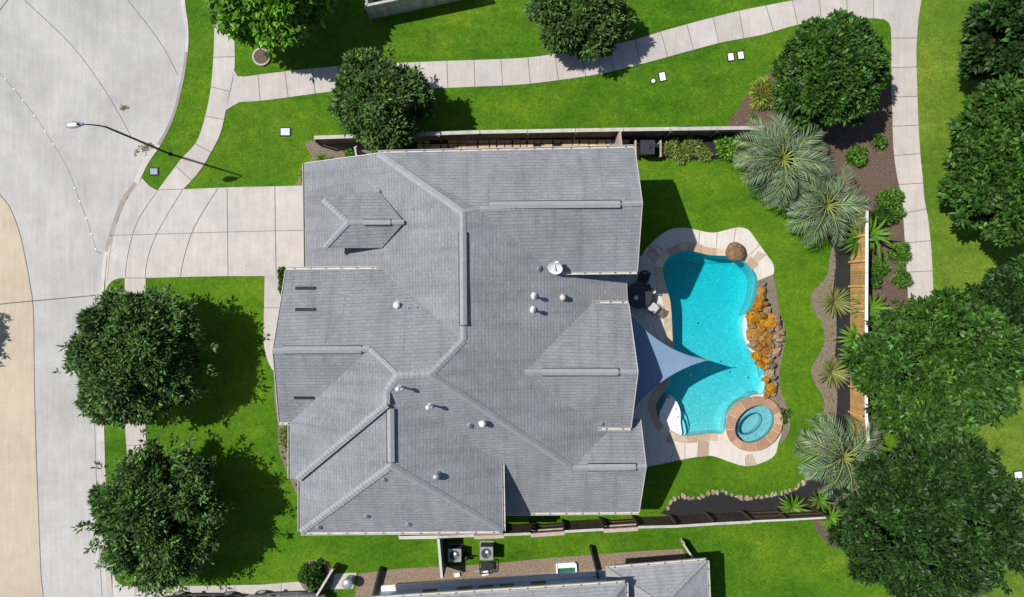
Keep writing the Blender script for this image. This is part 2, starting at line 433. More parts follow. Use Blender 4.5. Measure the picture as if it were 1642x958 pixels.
# far land west of the street
g = MB(); g.poly([(-FAR, FAR), (-FAR, -FAR), (-52, -FAR), (-52, FAR)], -0.02); tag(g.build('ground', 'grass'), kind='structure')

# street surface with its joints
g = MB()
J_BEIGE = [(-60, 268),(0,314),(25,360),(39,417),(46,456),(51.5,502),(53,620),(56.5,743.5),(63.5,920),(67,958),(70,1100)]
jb = smooth(GL(J_BEIGE), 5, False)
jb_x = [(-45, jb[0][1] + 8)] + jb + [(jb[-1][0], -FAR)]
ZS = -0.115
g.poly([(-52, FAR), (-52, jb_x[0][1])] + jb_x + kst_x[::-1], ZS, mi=0, col=(1, 1, 1))
g.poly([(-52, jb_x[0][1]), (-52, -FAR)] + jb_x[::-1], ZS, mi=1)
def joint(mb, pts, w=.045, z=0, mi=2, sm=True):
    q = smooth(GL(pts), 5, False) if sm and len(pts) > 2 else GL(pts)
    q = resample(q, .5) if len(q) > 2 else q
    L, R = strip(q, w / 2)
    n = len(L)
    mb.add([(p[0], p[1], z) for p in L] + [(p[0], p[1], z) for p in R], [(i, n + i, n + i + 1, i + 1) for i in range(n - 1)], mi)
ZJ = ZS + .004
JC = [(-40,80),(0,118.6),(53.5,185),(83.5,230.5),(107,270.6),(120,306),(136.7,350),(147,382),(152.6,403)]
for pts, w in (([(20,-20),(38,0),(110,68.5),(157,130),(190,184),(210,222)], .035), ([(190,-20),(204,0),(254,65),(284,120)], .035), (JC, .022),
             (J_BEIGE, .05), ([(-60,496),(0,488),(50,483),(151,474)], .06), ([(151,474),(151,560)], .04), ([(13,-5),(-5,18)], .06),
             ([(152.6,403),(161,407)], .04), ([(151,560),(150,676),(155.5,846),(162,958)], .03)):
    joint(g, pts, w, ZJ)
tag(g.build('street', ['street', 'street_beige', 'joint']), kind='structure')

# kerb: a real step between street and lawn
g = MB()
n = len(kst_x)
cols = []
vs = [(p[0], p[1], ZS + .001) for p in kst_x] + [(p[0] * .72 + q[0] * .28, p[1] * .72 + q[1] * .28, .0) for p, q in zip(kst_x, kln_x)] + \
     [(p[0], p[1], .022) for p in kln_x] + [(p[0], p[1], -.1) for p in kln_x]
for i in range(n - 1):
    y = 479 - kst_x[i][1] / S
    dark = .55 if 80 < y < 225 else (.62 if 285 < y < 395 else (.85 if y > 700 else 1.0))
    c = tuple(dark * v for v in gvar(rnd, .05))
    for r in range(3):
        g.add([vs[r * n + i], vs[r * n + i + 1], vs[(r + 1) * n + i + 1], vs[(r + 1) * n + i]], [(0, 1, 2, 3)], 0, c)
tag(g.build('kerb', 'concrete', normals=False), kind='structure')

def walk(name, A, B, step, mat='concrete', z=.03, jw=.035, jitter=.045):
    """a pavement between two edge lines (photo pixels), panel by panel"""
    a = smooth(GL(A), 8, False); b = smooth(GL(B), 8, False)
    L = sum((Vector(p) - Vector(q)).length for p, q in zip(a, a[1:]))
    npan = max(1, int(round(L / step))); sub = 4; n = npan * sub
    a = resample(a, L / n); bd = [Vector(q) for q in resample(b, .03)]; b = []; j = 0
    for q in a:
        q = Vector(q); j = min(range(j, len(bd)), key=lambda t: (bd[t] - q).length); b.append(tuple(bd[j]))
    b[0] = tuple(bd[0]); b[-1] = tuple(bd[-1])
    m = min(len(a), len(b)); g = MB()
    for p in range(npan):
        c = gvar(rnd, jitter)
        for k in range(sub):
            i = p * sub + k
            if i + 1 >= m: break
            g.add([(*a[i], z), (*b[i], z), (*b[i + 1], z), (*a[i + 1], z)], [(0, 1, 2, 3)], 0, c)
        i = min(p * sub, m - 1)
        if p:
            pa = Vector(a[i]); pb = Vector(b[i]); d = (pb - pa).normalized(); nn = Vector((-d.y, d.x)) * jw / 2
            g.add([(*(pa + nn), z + .004), (*(pa - nn), z + .004), (*(pb - nn), z + .004), (*(pb + nn), z + .004)], [(0, 1, 2, 3)], 1)
    g.skirt(a + b[::-1], z, -.1, 0, (.55, .5, .42))
    return tag(g.build(name, [mat, 'joint']), kind='structure')

TOP_UP = [(376,114),(384,123.6),(420,119.6),(480,112.6),(567,105),(695.7,99),(820,94.5),(873.5,89.5),(940,79),(1000.5,68.5),(1087,43.4),(1174,20.7),(1220,11),(1280,0),(1340,-6),(1400,-8)]
TOP_LO = [(362.5,177),(369,166),(420,162),(483.5,153.7),(543.7,147),(700.7,142),(820,137),(873.5,132),(963.7,118.6),(1040.6,100),(1100.7,83.5),(1160,68),(1220,56.8),(1283.5,39.4),(1350,32.4),(1400,30)]
walk('path', TOP_UP, TOP_LO, 1.58)
walk('pavement', [(342.5,-50),(342.5,0),(344,50),(340,127),(331,180),(316,227),(290.7,255.6),(254,304.7)],
     [(376,-50),(376,0),(376,57),(376,114),(362.5,177),(354,214),(341,240.5),(321,274),(294,304)], 1.75)
g = MB(); g.slab(GL([(1400,-60),(1480,-60),(1477,0),(1472,33),(1470,62),(1429,62),(1428.5,46),(1425,37),(1418,32),(1400,30)]), -.1, .034)
joint(g, [(1400,-40),(1400,30)], .03, .038, 1); joint(g, [(1429,61.5),(1470,61.5)], .035, .038, 1); tag(g.build('path', ['concrete', 'joint']), kind='structure')
walk('path', [(1429,62),(1429,73.5),(1429,143.7),(1430.5,180),(1432,234),(1437,277),(1445.6,320),(1449,364),(1452.7,420.7),(1455.6,480),(1456,600),(1452,760),(1440,900),(1430,1000)],
     [(1470,62),(1469,83.5),(1471,167),(1473,210),(1475.6,250.6),(1479,285),(1482,320),(1489,360),(1494,417),(1496,480),(1496,600),(1492,760),(1480,900),(1470,1000)], 1.72)
walk('pavement', [(200.5,446),(200.5,560),(200.5,666),(203,712),(208,779),(216,920),(217,938)],
     [(234,446),(234,560),(233.5,676),(235,712),(240,779),(248,920),(250,938)], 1.6)
# driveway with its apron and curved joints
g = MB(); zd = .034
drv = GL([(228,286),(240,299),(250,304.7),(294,304),(364,301),(490,298),(520,298),(520,441),(425,443),(366,443),(290,444.5),(234,446),(203,446),(191,446.5),(180,451),(173,459),(169,470),(170,440),(173,405),(185,364),(201,325),(215,304)])
g.slab(drv, -.1, zd)
for pts, w in (([(252.8,307),(220,357),(204,417),(202,446)], .035), ([(293,305),(252,374.5),(236,420.7),(233.6,446)], .035),
             ([(349.7,302.5),(312.4,364),(294.6,417),(290,444)], .04), ([(364.6,302),(366,443)], .035), ([(175.7,378),(420,371),(505,369.5)], .03),
             ([(441,299),(443,441)], .04), ([(205,316),(190,352),(178,398),(173,452)], .02), ([(250,305),(294,304)], .03), ([(203,446),(234,446)], .03)):
    joint(g, pts, w, zd + .004, 1)
tag(g.build('driveway', ['concrete', 'joint']), kind='structure')
walk('path', [(424.8,443),(423.5,500),(423,545),(428,575),(437,593)], [(480,441),(480,500),(480,545),(478,575),(476,593)], 1.9)
# neighbour's driveway at the foot of the frame
g = MB()
g.slab(GL([(181,940),(181,916),(186,931),(197.7,939.5),(247,940.5),(420,937.7),(450,935),(481,932.5),(500,931.5),(500,1100),(186,1100)]), -.1, zd)
for pts in ([(217,940),(217,1000)], [(304,940),(304,1000)], [(377,938.5),(377,1000)], [(451,935),(451,1000)], [(250,940),(250,1000)]): joint(g, pts, .03, zd + .004, 1)
tag(g.build('driveway', ['concrete', 'joint']), kind='structure')

# other lawns: park strip on the right, and the back yard
def flat(name, pts, z, mat, sm=4, holes=(), kind='structure'):
    g = MB(); q = smooth(GL(pts), sm) if sm else GL(pts)
    g.poly(q, z, holes); return tag(g.build(name, mat), kind=kind)
flat('lawn', [(1477,-60),(1472,33),(1469,83.5),(1471,167),(1475.6,250),(1482,320),(1489,360),(1496,480),(1496,600),(1492,760),(1480,900),(1470,1000),(2600,1000),(2600,-60)], .006, 'grass_park', 0)
flat('lawn', [(1000,256),(1028,254),(1060,257),(1090,258),(1110,260),(1140,261),(1160,257),(1178,258),(1188,272),(1200,295),(1240,328),(1280,358),(1318,393),(1329,415),(1327,440),(1315,458),(1301,473),(1302,495),(1316,518),(1322,545),(1312,572),(1301,592),(1305,615),(1318,638),(1318,670),(1308,700),(1304,735),(1295,762),(1272,783),(1230,795),(1185,797),(1155,787),(1130,794),(1108,799),(1088,796),(1072,812),(1074,840),(800,842),(800,300)], .006, 'grass_yard', 3, [POOL_W, SPA_HOLE])

# planting beds
flat('mulch_bed', [(1165,206),(1178,183),(1198,152),(1222,124),(1260,108),(1330,100),(1400,125),(1426,143),(1431,180),(1433,234),(1438,280),(1446,320),(1450,364),(1453,421),(1456,480),(1457,560),(1430,640),(1415,700),(1400,800),(1395,860),(1340,880),(1318,862),(1302,832),(1330,815),(1372,730),(1372,560),(1372,345),(1300,280),(1215,212)], .012, 'mulch', 2)
flat('black_bed', [(1012,214),(1210,211),(1372,345),(1372,700),(1318,822),(1078,830),(1073,812),(1090,799),(1110,802),(1130,797),(1155,790),(1185,800),(1230,798),(1272,788),(1305,762),(1318,720),(1332,680),(1336,640),(1333,600),(1330,560),(1334,500),(1336,455),(1336,400),(1296,355),(1240,325),(1204,290),(1190,258),(1160,254),(1140,258),(1110,257),(1090,255),(1060,254),(1030,251),(1012,252)], .014, 'black_mulch', 2)
flat('straw_bed', [(1336,395),(1340,420),(1338,445),(1336,470),(1340,500),(1341,540),(1338,580),(1342,620),(1341,660),(1334,700),(1318,740),(1311,720),(1317,690),(1321,655),(1319,636),(1306,615),(1300,592),(1311,573),(1322,545),(1317,518),(1303,496),(1300,473),(1314,457),(1327,440),(1330,415)], .020, 'straw', 3)
i0 = min(range(len(POOL_W)), key=lambda k: (Vector(POOL_W[k]) - Vector(G(1214, 450))).length); i1 = min(range(len(POOL_W)), key=lambda k: (Vector(POOL_W[k]) - Vector(G(1224, 631))).length)
g = MB(); g.poly(smooth(GL([(1240,440),(1245,470),(1250,500),(1258,525),(1257,560),(1251,590),(1251,622),(1262,655),(1266,690),(1250,714)]), 4, False) + GL([(1253,690),(1252,670),(1244,652),(1232,640)]) + POOL_W[i0:i1][::-1], .036)
tag(g.build('straw_bed', 'straw'), kind='structure')
flat('straw_bed', [(490,228),(545,226),(585,234),(600,262),(480,300),(478,290),(487,268),(500,252)], .012, 'straw', 3)
flat('straw_bed', [(447,600),(440,640),(446,680),(447,720),(458,752),(468,776),(480,797),(500,800),(500,600)], .012, 'straw', 3)
flat('black_bed', [(575,222),(1020,212),(1020,250),(575,255)], .010, 'black_mulch', 0)
flat('mulch_bed', [(562,1000),(575,920),(640,912),(705,909),(780,905),(880,895),(1000,886),(1094,880),(1106,905),(1050,1000)], .012, 'bed_brown', 0)
flat('mulch_bed', [(484,915),(490,902),(505,897),(520,900),(530,912),(536,930),(520,948),(490,946),(482,932)], .038, 'straw', 3)

# flagstone strip between the house and the north fence
g = MB(); r = random.Random(3)
x = 668
while x < 1008:
    w = r.uniform(9, 20)
    for y0, y1 in ((224, 231), (231, 240)):
        if r.random() < .92:
            k = r.uniform(.75, 1.1)
            c = (.62 * k, .44 * k * r.uniform(.9, 1.05), .27 * k)
            g.slab(GL([(x + .6, y0 + r.uniform(0, 1)), (x + w - .6, y0 + r.uniform(0, 1)), (x + w - .6 + r.uniform(-2, 1), y1 - .6), (x + .6 + r.uniform(-1, 2), y1 - .6)]), .0, .03, (), 0, c)
    x += w
tag(g.build('stone_path', 'flagstone'), kind='structure')

# ------------------------------------------------------------------ pool deck
DECK = [(1000,420),(1026,412),(1036,399),(1052,383),(1075,368),(1100,365.5),(1125,371),(1145,373.5),(1165,369),(1185,365),(1201,370),(1214,388),(1228,407),(1240,425),(1240,440),(1232,450),(1229,462),
        (1226,490),(1216,520),(1224,550),(1236,575),(1242,600),(1240,625),(1246,650),(1257,680),(1248,710),(1242,730),(1222,742),(1195,747.5),(1165,739),(1140,731),(1110,734),(1080,740),(1040,748),(1000,752)]
deck_w = smooth(GL(DECK), 3)
g = MB(); g.slab(deck_w, -.05, .030, [POOL_W, SPA_HOLE], 0, (1, 1, 1))
JT = (.2, .18, .16)
for pts in ([(1025,412),(1048,400),(1058,415)], [(1043,390),(1064,402)], [(1122,371),(1120,393)], [(1150,373),(1148,397)], [(1180,366),(1176,388)], [(1218,393),(1200,411)], [(1228,408),(1212,423)],
            [(1036,463),(1068,463)], [(1098,705),(1098,737)], [(1120,708),(1118,733)], [(1134,712),(1136,731)], [(1195,735),(1195,747)], [(1207,738),(1213,745)], [(1075,740),(1082,715),(1065,690)], [(1046,520),(1060,560)]):
    joint(g, pts, .03, .034, 1, False)
tag(g.build('pool_deck', ['deck', 'joint']), kind='structure')
# tan flagstone insets in the deck
FS = [(.66, .52, .36), (.60, .44, .30), (.70, .58, .42), (.50, .35, .24), (.56, .46, .35), (.42, .30, .22)]
g = MB(); r = random.Random(5); zt = .036
for pts in ([(1208,412),(1216,402),(1226,409),(1212,424)], [(1079,712),(1092,708),(1092,736),(1082,739)], [(1120,707),(1136,708),(1136,731),(1119,733)], [(1195,730),(1206,728),(1213,746),(1196,747)],
            [(1040,393),(1050,399),(1058,411),(1050,416),(1040,404)], [(1046,405),(1056,414),(1052,424),(1034,406)], [(1040,466),(1050,465),(1052,485),(1040,482)], [(1070,700),(1080,703),(1078,712),(1068,708)],
            [(1062,500),(1068,498),(1071,515),(1064,520)], [(1060,465),(1070,465),(1072,480),(1064,482)]):
    c = r.choice(FS); k = r.uniform(.85, 1.1)
    zt += .0025; g.slab(GL(pts), .02, zt, (), 0, tuple(k * v for v in c))
tag(g.build('stone_inset', 'flagstone'), kind='structure')

# ================================================================== SWIMMING POOL
pool = empty('swimming_pool', P(1140, 560), 'free-form turquoise swimming pool with flagstone edge behind the house', 'swimming pool')
def inpool(o): o.parent = pool; o.matrix_parent_inverse = Matrix.Translation(-pool.location); return o
def offset_loop(loop, d):
    n = len(loop); out = []
    for i in range(n):
        a = Vector(loop[i - 1]); b = Vector(loop[(i + 1) % n]); t = (b - a).normalized()
        out.append(tuple(Vector(loop[i]) + Vector((t.y, -t.x)) * d))
    return out
area = sum(a[0] * b[1] - b[0] * a[1] for a, b in zip(POOL_W, POOL_W[1:] + POOL_W[:1]))
sgn = 1 if area > 0 else -1          # outward = sgn * right-hand normal
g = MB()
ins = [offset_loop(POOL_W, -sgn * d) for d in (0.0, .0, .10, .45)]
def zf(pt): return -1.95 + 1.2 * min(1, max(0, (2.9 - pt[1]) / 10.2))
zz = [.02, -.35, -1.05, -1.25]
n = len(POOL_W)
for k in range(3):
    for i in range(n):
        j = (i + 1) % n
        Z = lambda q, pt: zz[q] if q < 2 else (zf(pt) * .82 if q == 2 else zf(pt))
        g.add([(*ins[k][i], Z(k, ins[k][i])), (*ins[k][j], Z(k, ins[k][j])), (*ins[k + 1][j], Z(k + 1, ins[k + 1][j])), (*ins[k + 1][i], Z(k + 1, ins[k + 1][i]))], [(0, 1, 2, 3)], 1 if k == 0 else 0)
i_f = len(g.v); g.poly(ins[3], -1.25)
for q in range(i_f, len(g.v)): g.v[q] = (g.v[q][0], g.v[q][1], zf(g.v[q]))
inpool(g.build('basin', ['pool_plaster_caustics', 'tile']))
g = MB(); wl = offset_loop(POOL_W, -sgn * .012); g.slab(wl, -2.1, -.11); g.poly(wl, -2.1); wo = inpool(g.build('water', 'water'))
bm = bmesh.new(); bm.from_mesh(wo.data); bmesh.ops.remove_doubles(bm, verts=bm.verts[:], dist=.0005); bmesh.ops.recalc_face_normals(bm, faces=bm.faces[:])
if sum(f.normal.z * f.calc_area() for f in bm.faces if f.calc_center_median().z > -.2) < 0: bmesh.ops.reverse_faces(bm, faces=bm.faces[:])
bm.to_mesh(wo.data); bm.free()
# coping stones around the rim
SPA_C = (1207.5, 679); 
g = MB(); r = random.Random(11)
rim = resample(POOL_W, .11, True); inner = offset_loop(rim, -sgn * .05)
i = 0; n = len(rim)
while i < n:
    k = r.randint(4, 8); k = min(k, n - i)
    idx = [(i + q) % n for q in range(k + 1)]
    w = r.uniform(.36, .44)
    midp = Vector(rim[idx[len(idx) // 2]]); cp = (midp.x / S + CX, CY - midp.y / S)
    if not (cp[0] > 1195 and 440 < cp[1] < 640) and not math.hypot(cp[0] - SPA_C[0], cp[1] - SPA_C[1]) < 47:
        o_l = offset_loop(rim, sgn * w)
        A = [Vector(inner[q]) for q in idx]; B = [Vector(o_l[q]) for q in idx]
        A[-1] = A[-1].lerp(A[-2], .2); B[-1] = B[-1].lerp(B[-2], .2)
        loop = [tuple(p) for p in A] + [tuple(p) for p in B[::-1]]
        c = r.choice(FS[:4] if r.random() < .8 else FS); kk = r.uniform(.85, 1.1)
        g.slab(loop, -.05, .055, (), 0, tuple(kk * v for v in c))
    i += k
inpool(g.build('coping', 'flagstone'))
# tanning ledge, steps, pale shelf under the waterfall
led = smooth(GL([(1074,634),(1082,640),(1089,651),(1092,664),(1092,680),(1093.5,698.5),(1077,693),(1064,683),(1057.5,667),(1066,647)]), 3)
g = MB(); g.slab(led, -1.25, -.098, (), 0)
r = random.Random(2)
for q in range(16):
    px, py = r.choice([(1074,638),(1079,643),(1088,669),(1088,678),(1088,690),(1090,696),(1065,664),(1072,692),(1084,656),(1080,672),(1068,670)])
    px += r.uniform(-1.5, 1.5); py += r.uniform(-1.5, 1.5)
    g.lathe((*G(px, py), -.097), [(.03, 0), (.03, .006)], 8, 1)
inpool(g.build('tanning_ledge', ['ledge', 'dark_metal']))
for k, (pts, z) in enumerate((([(1092,672),(1097,673),(1101,682),(1103,699),(1092,700)], -.38), ([(1092,655),(1100,662),(1107,676),(1110,699),(1102,700),(1100,683),(1096,673)], -.66))):
    g = MB(); l = smooth(GL(pts), 3); g.slab(l, -1.25, z, (), 0); L = resample(l, .15, True)
    for a, b in zip(L, L[1:]): g.beam((*a, z + .004), (*b, z + .004), .05, .012, 1)
    inpool(g.build('step', ['pool_shallow', 'tile']))
g = MB(); g.slab(smooth(GL([(1202,503),(1196,508),(1193,520),(1195,540),(1199,552),(1208,566),(1222,575),(1210,545),(1206,520)]), 3), -1.25, -.17, (), 0); inpool(g.build('shelf', 'ledge'))
g = MB(); g.slab(smooth(GL([(1228,600),(1224,615),(1219,630),(1228,634),(1235,615)]), 3), -1.25, -.3, (), 0); inpool(g.build('shelf', 'pool_shallow'))
for (px, py) in ((1166, 583), (1210, 609), (1130, 520), (1180, 600)):
    g = MB(); g.lathe((*G(px, py), zf(G(px, py)) + .004), [(.05, 0), (.05, .01)], 10); inpool(g.build('drain_cover', 'dark_metal'))
# spa
spa = empty('hot_tub', P(*SPA_C), 'small raised kidney shaped hot tub with tan stone rim beside the pool', 'hot tub')
def inspa(o): o.parent = spa; o.matrix_parent_inverse = Matrix.Translation(-spa.location); return o
SI = ell(34.5, 26); SO = ell(47, 41.5)
ZR = .26
g = MB(); r = random.Random(4); n = 56; i = 0
while i < n:
    k = min(r.randint(3, 5), n - i); idx = [(i + q) % n for q in range(k + 1)]
    A = [Vector(SI[q]) for q in idx]; B = [Vector(SO[q]) for q in idx]
    A[-1] = A[-1].lerp(A[-2], .14); B[-1] = B[-1].lerp(B[-2], .14)
    c = r.choice([(.46, .27, .15), (.52, .31, .17), (.40, .23, .14), (.56, .38, .23)]); kk = r.uniform(.9, 1.1)
    g.slab([tuple(p) for p in A] + [tuple(p) for p in B[::-1]], ZR - .06, ZR, (), 0, tuple(kk * v for v in c)); i += k
inspa(g.build('rim', 'flagstone'))
g = MB(); SOi = ell(46.6, 41.1); SIo = ell(35, 26.5)
for k in range(n):
    j = (k + 1) % n
    g.add([(*SOi[k], -1.2), (*SOi[j], -1.2), (*SOi[j], ZR - .015), (*SOi[k], ZR - .015)], [(0, 1, 2, 3)], 0, (.5, .4, .3))
    g.add([(*SIo[k], ZR - .015), (*SIo[j], ZR - .015), (*SOi[j], ZR - .015), (*SOi[k], ZR - .015)], [(0, 1, 2, 3)], 0, (.75, .68, .58))
inspa(g.build('wall', 'flagstone'))
g = MB(); g.skirt(SIo, ZR - .02, .0, 1); g.skirt(SIo, .0, -.25, 0)
inn = ell(22, 13.5, 56, 1205, 681)
SIo2 = SIo
for k in range(56):
    j = (k + 1) % 56
    g.add([(*SIo2[k], -.25), (*SIo2[j], -.25), (*inn[j], -.25), (*inn[k], -.25)], [(0, 1, 2, 3)], 0)
    g.add([(*inn[k], -.25), (*inn[j], -.25), (*inn[j], -.75), (*inn[k], -.75)], [(0, 1, 2, 3)], 0)
g.poly(inn, -.75, (), 0)
L = inn
for k in range(56): g.beam((*L[k], -.248), (*L[(k + 1) % 56], -.248), .05, .014, 1)
inspa(g.build('shell', ['spa_plaster', 'tile']))
r = random.Random(8)
for k in range(0, 56, 4):
    if r.random() < .15: continue
    q = Vector(SIo[k]).lerp(Vector(inn[k]), .3 + .2 * r.random())
    g = MB(); g.lathe((q.x, q.y, -.249), [(.028, 0), (.024, .012)], 8); inspa(g.build('jet', 'dark_metal'))
g = MB(); g.poly(SIo, ZR - .10); inspa(g.build('water', 'spa_water'))

# small floating dispenser
fo = empty('pool_float', P(1106, 601, -.10), 'small grey floating chlorine dispenser drifting in the shade of the sail', 'pool float')
g = MB(); g.lathe((0, 0, -.05), [(.05, 0), (.10, .03), (.11, .06), (.10, .09), (.05, .11)], 14); g.build('body', 'metal_grey', fo, True)
g = MB(); g.lathe((0, 0, .06), [(.05, 0), (.05, .05), (.03, .06)], 12); g.build('cap', 'white', fo)
# ================================================================== ROCKS
def rock_mesh(rx, ry, rz, seed, sub=3, rough=.16, ncut=13):
    r = random.Random(seed); bm = bmesh.new()
    bmesh.ops.create_icosphere(bm, subdivisions=sub, radius=1)
    from mathutils import noise as mn
    off = Vector((r.uniform(0, 99), r.uniform(0, 99), r.uniform(0, 99)))
    cuts = [(Vector((r.gauss(0, 1), r.gauss(0, 1), r.gauss(0, .9))).normalized(), r.uniform(.48, .78)) for _ in range(ncut)]
    for v in bm.verts:
        p = v.co.copy()
        for nrm, d in cuts:
            e = p.dot(nrm) - d
            if e > 0: p -= nrm * e * .97
        p *= 1 + rough * mn.noise(v.co * 1.3 + off) + rough * .35 * mn.noise(v.co * 4 + off)
        v.co = Vector((p.x * rx, p.y * ry, p.z * rz))
    me = bpy.data.meshes.new('rock'); bm.to_mesh(me); bm.free()
    return me
def rock(name, px, py, rpx, h, col, seed, label, group=None, asp=1.0, sub=3, z=None, cat='rock'):
    R = rpx * S; me = rock_mesh(R * 1.12, R * 1.12 * asp, h, seed, sub, .12 if cat == 'boulder' else .16, 0 if cat == 'boulder' else 18)
    me.materials.append(M['rock'])
    ca = me.color_attributes.new('Col', 'FLOAT_COLOR', 'CORNER'); r = random.Random(seed + 5)
    ca.data.foreach_set('color', [*col, 1.0] * len(me.loops))
    o = bpy.data.objects.new(name, me); COL.objects.link(o)
    o.location = P(px, py, h * .45 if z is None else z); o.rotation_euler = (0, 0, r.uniform(0, 6.28))
    return tag(o, label, cat, group)
AMB = [(.54, .24, .03), (.60, .29, .025), (.48, .22, .045), (.58, .32, .08), (.52, .28, .07)]
TAN = [(.52, .38, .22), (.46, .33, .20), (.56, .42, .26)]
GRY = [(.30, .26, .23), (.36, .31, .27)]
rock('boulder', 1179.5, 405, 14.5, .40, (.34, .215, .125), 42, 'big round brown boulder standing alone on the north rim of the pool', cat='boulder', z=.2)
RK = [(1222,469,10,0,'small amber rock at the north end of the rock pile'),(1221,456,7,2,'grey brown stone at the top end of the rock pile'),(1216,490,13,0,'broad amber rock touching the water, second from the north end of the pile'),
      (1211.5,509,14,0,'large flat amber rock overhanging the upper part of the pale shelf'),(1230,520,17,0,'big bright orange rock in the upper middle of the waterfall pile'),(1212.5,537,17,0,'large amber rock overhanging the middle of the pale shelf'),
      (1229,540,14,0,'orange rock at the heart of the waterfall pile'),(1244,526,10,1,'tan rock on the east flank of the waterfall pile'),(1243,540,8,1,'small pale tan rock under the tan one on the east flank'),(1252,533,7,1,'easternmost small tan rock of the upper pile'),
      (1251,545,7,1,'small tan rock at the east edge above the black gap'),(1241,508,9,2,'dark grey rock behind the big orange rock'),(1229,499,8,1,'small pale elongated rock north of the big orange rock'),(1218,556,14,0,'amber rock on the water edge below the pale shelf'),
      (1243,553,8,1,'tan rock low on the east side, north of the last tan one'),(1215,570,10,0,'small amber rock on the water edge, south of the shelf'),(1229,563,13,0,'rounded amber rock in the lower middle of the pile'),(1241,565,9,1,'tan rock at the southeast corner of the pile'),
      (1228,579,11,0,'amber rock at the foot of the waterfall pile'),(1234,577,8,1,'tan rock beside the foot of the waterfall pile'),(1233,599,11,1,'single pale rock on the rim south of the pile'),(1234,622,10,0,'twin lobed amber rock just north of the hot tub'),
      (1239,632,5,1,'tiny stone on the outer side of the hot tub rock'),(1230,634,6,0,'small amber stone wedged against the hot tub rim'),(1222,545,9,0,'small orange rock between the two large shelf rocks'),(1246,559,6,1,'tiny tan stone at the east end of the black gap')]
for k, (px, py, rp, ct, lab) in enumerate(RK):
    r = random.Random(k); pal = (AMB, TAN, GRY)[ct]
    rock('rock', px, py, rp * 1.1, .17 + rp * .015, r.choice(pal), 100 + k, lab, 'waterfall rocks along the east rim of the pool', r.uniform(.85, 1.15))
SM = [(1236,512,6),(1247,516,6),(1236,529,6),(1222,527,8),(1238,553,7),(1224,552,8),(1236,588,7),(1226,590,7),(1241,606,6),(1228,609,8),(1242,615,5),(1221,480,8),(1227,487,7),(1224,508,8),(1204,523,8),(1208,553,8),(1220,584,8),(1249,552,5),(1238,572,6),(1233,570,7)]
for k, (px, py, rp) in enumerate(SM):
    r = random.Random(300 + k); east = px > 1230
    rock('rock', px, py, rp, .24 + rp * .03, r.choice(TAN + GRY if east else AMB + TAN), 400 + k, 'small loose tan or grey stone filling the outer side of the rock pile' if east else 'small amber or tan stone wedged on the water side of the rock pile',
         'loose stones on the outer side' if east else 'loose stones on the water side', r.uniform(.7, 1.1))
def edging(line, step, label, group, cols, seed, size=.15):
    r = random.Random(seed)
    for p in resample(smooth(GL(line), 6, False), step):
        px = p[0] / S + CX + r.uniform(-1.5, 1.5); py = CY - p[1] / S + r.uniform(-1.5, 1.5)
        rock('edging_stone', px, py, size / S * r.uniform(.75, 1.2), .11, r.choice(cols), r.randint(0, 9999), label, group, r.uniform(.6, .9), 2, .05, 'edging stone')
edging([(1073,814),(1078,803),(1090,797),(1110,800),(1130,795),(1155,788),(1185,798),(1230,796),(1272,786),(1300,764),(1309,750)], .29, 'tan stone in the row edging the black bed along the south fence', 'stones edging the south bed', [(.58, .46, .32), (.50, .38, .26), (.62, .52, .40)], 1, .19)
edging([(1337,408),(1338,425),(1335,445),(1331,458)], .38, 'flat tan stone in the short row just above the upper spiky rosette', 'stones edging the east bed, upper row', [(.34, .25, .16), (.40, .30, .20)], 2, .13)
edging([(1333,510),(1334,530),(1336,550),(1335,568)], .40, 'flat tan stone in the row between the two spiky rosettes', 'stones edging the east bed, middle row', [(.34, .25, .16), (.42, .30, .19)], 3, .13)
edging([(1330,622),(1334,640),(1335,655),(1332,672)], .40, 'flat reddish stone in the row just below the lower spiky rosette', 'stones edging the east bed, lower row', [(.36, .23, .15), (.40, .28, .18)], 4, .13)
edging([(452,690),(448,715),(458,745),(470,772),(478,790)], .42, 'reddish edging stone of the curved bed at the southwest house wall', 'stones edging the front bed', [(.30, .20, .14), (.36, .26, .18)], 5, .11)

# ================================================================== HOUSE
C0 = Vector((0, 0, H))
def ray(px, py): return Vector(((px - CX) * S, -(py - CY) * S, -H))
th = math.radians(1.1)
DE = Vector((math.cos(th), math.sin(th), 0)); DN = Vector((-math.sin(th), math.cos(th), 0))
def plane(px, py, h, pitch, up):
    p = P(px, py, h); nrm = Vector((-up.x * pitch, -up.y * pitch, 1)).normalized(); return (p, nrm)
PL = dict(W1=plane(489,345,2.65,.5,DE), N1=plane(810,240.5,4.75,.62,-DN), NS=plane(955,436,4.85,.60,DN), E1=plane(1006,466,2.85,.49,-DE),
          FN=plane(535,432.5,4.75,.57,-DN), FS=plane(447,677,4.85,.57,DN), WF1=plane(465.5,725,4.85,.5,DE), WF2=plane(481.5,812,4.75,.5,DE),
          SWS=plane(644,853,4.75,.63,DN), SWE=plane(805.5,797,4.75,.5,-DE), S1=plane(917,822,2.7,.63,DN),
          GN=plane(978,487,3.55,.6,-DN), GS=plane(985,686,3.65,.6,DN), LN=plane(1002,671,3.0,.6,-DN),
          DW=plane(517.5,359,4.95,.9,DE), DNN=plane(561,312,4.95,.58,-DN), DS=plane(566,398,4.95,.58,DN))
def hit(px, py, pl):
    d = ray(px, py); p, nrm = PL[pl]; t = (p - C0).dot(nrm) / d.dot(nrm); return C0 + d * t
def V(px, py, *pls):
    q = [hit(px, py, a) for a in pls]; v = sum(q, Vector()) / len(q)
    sp = max((a - v).length for a in q)
    if sp > .35: print('ROOF SPREAD %.2f at' % sp, px, py, pls, [round(a.z, 2) for a in q])
    return v
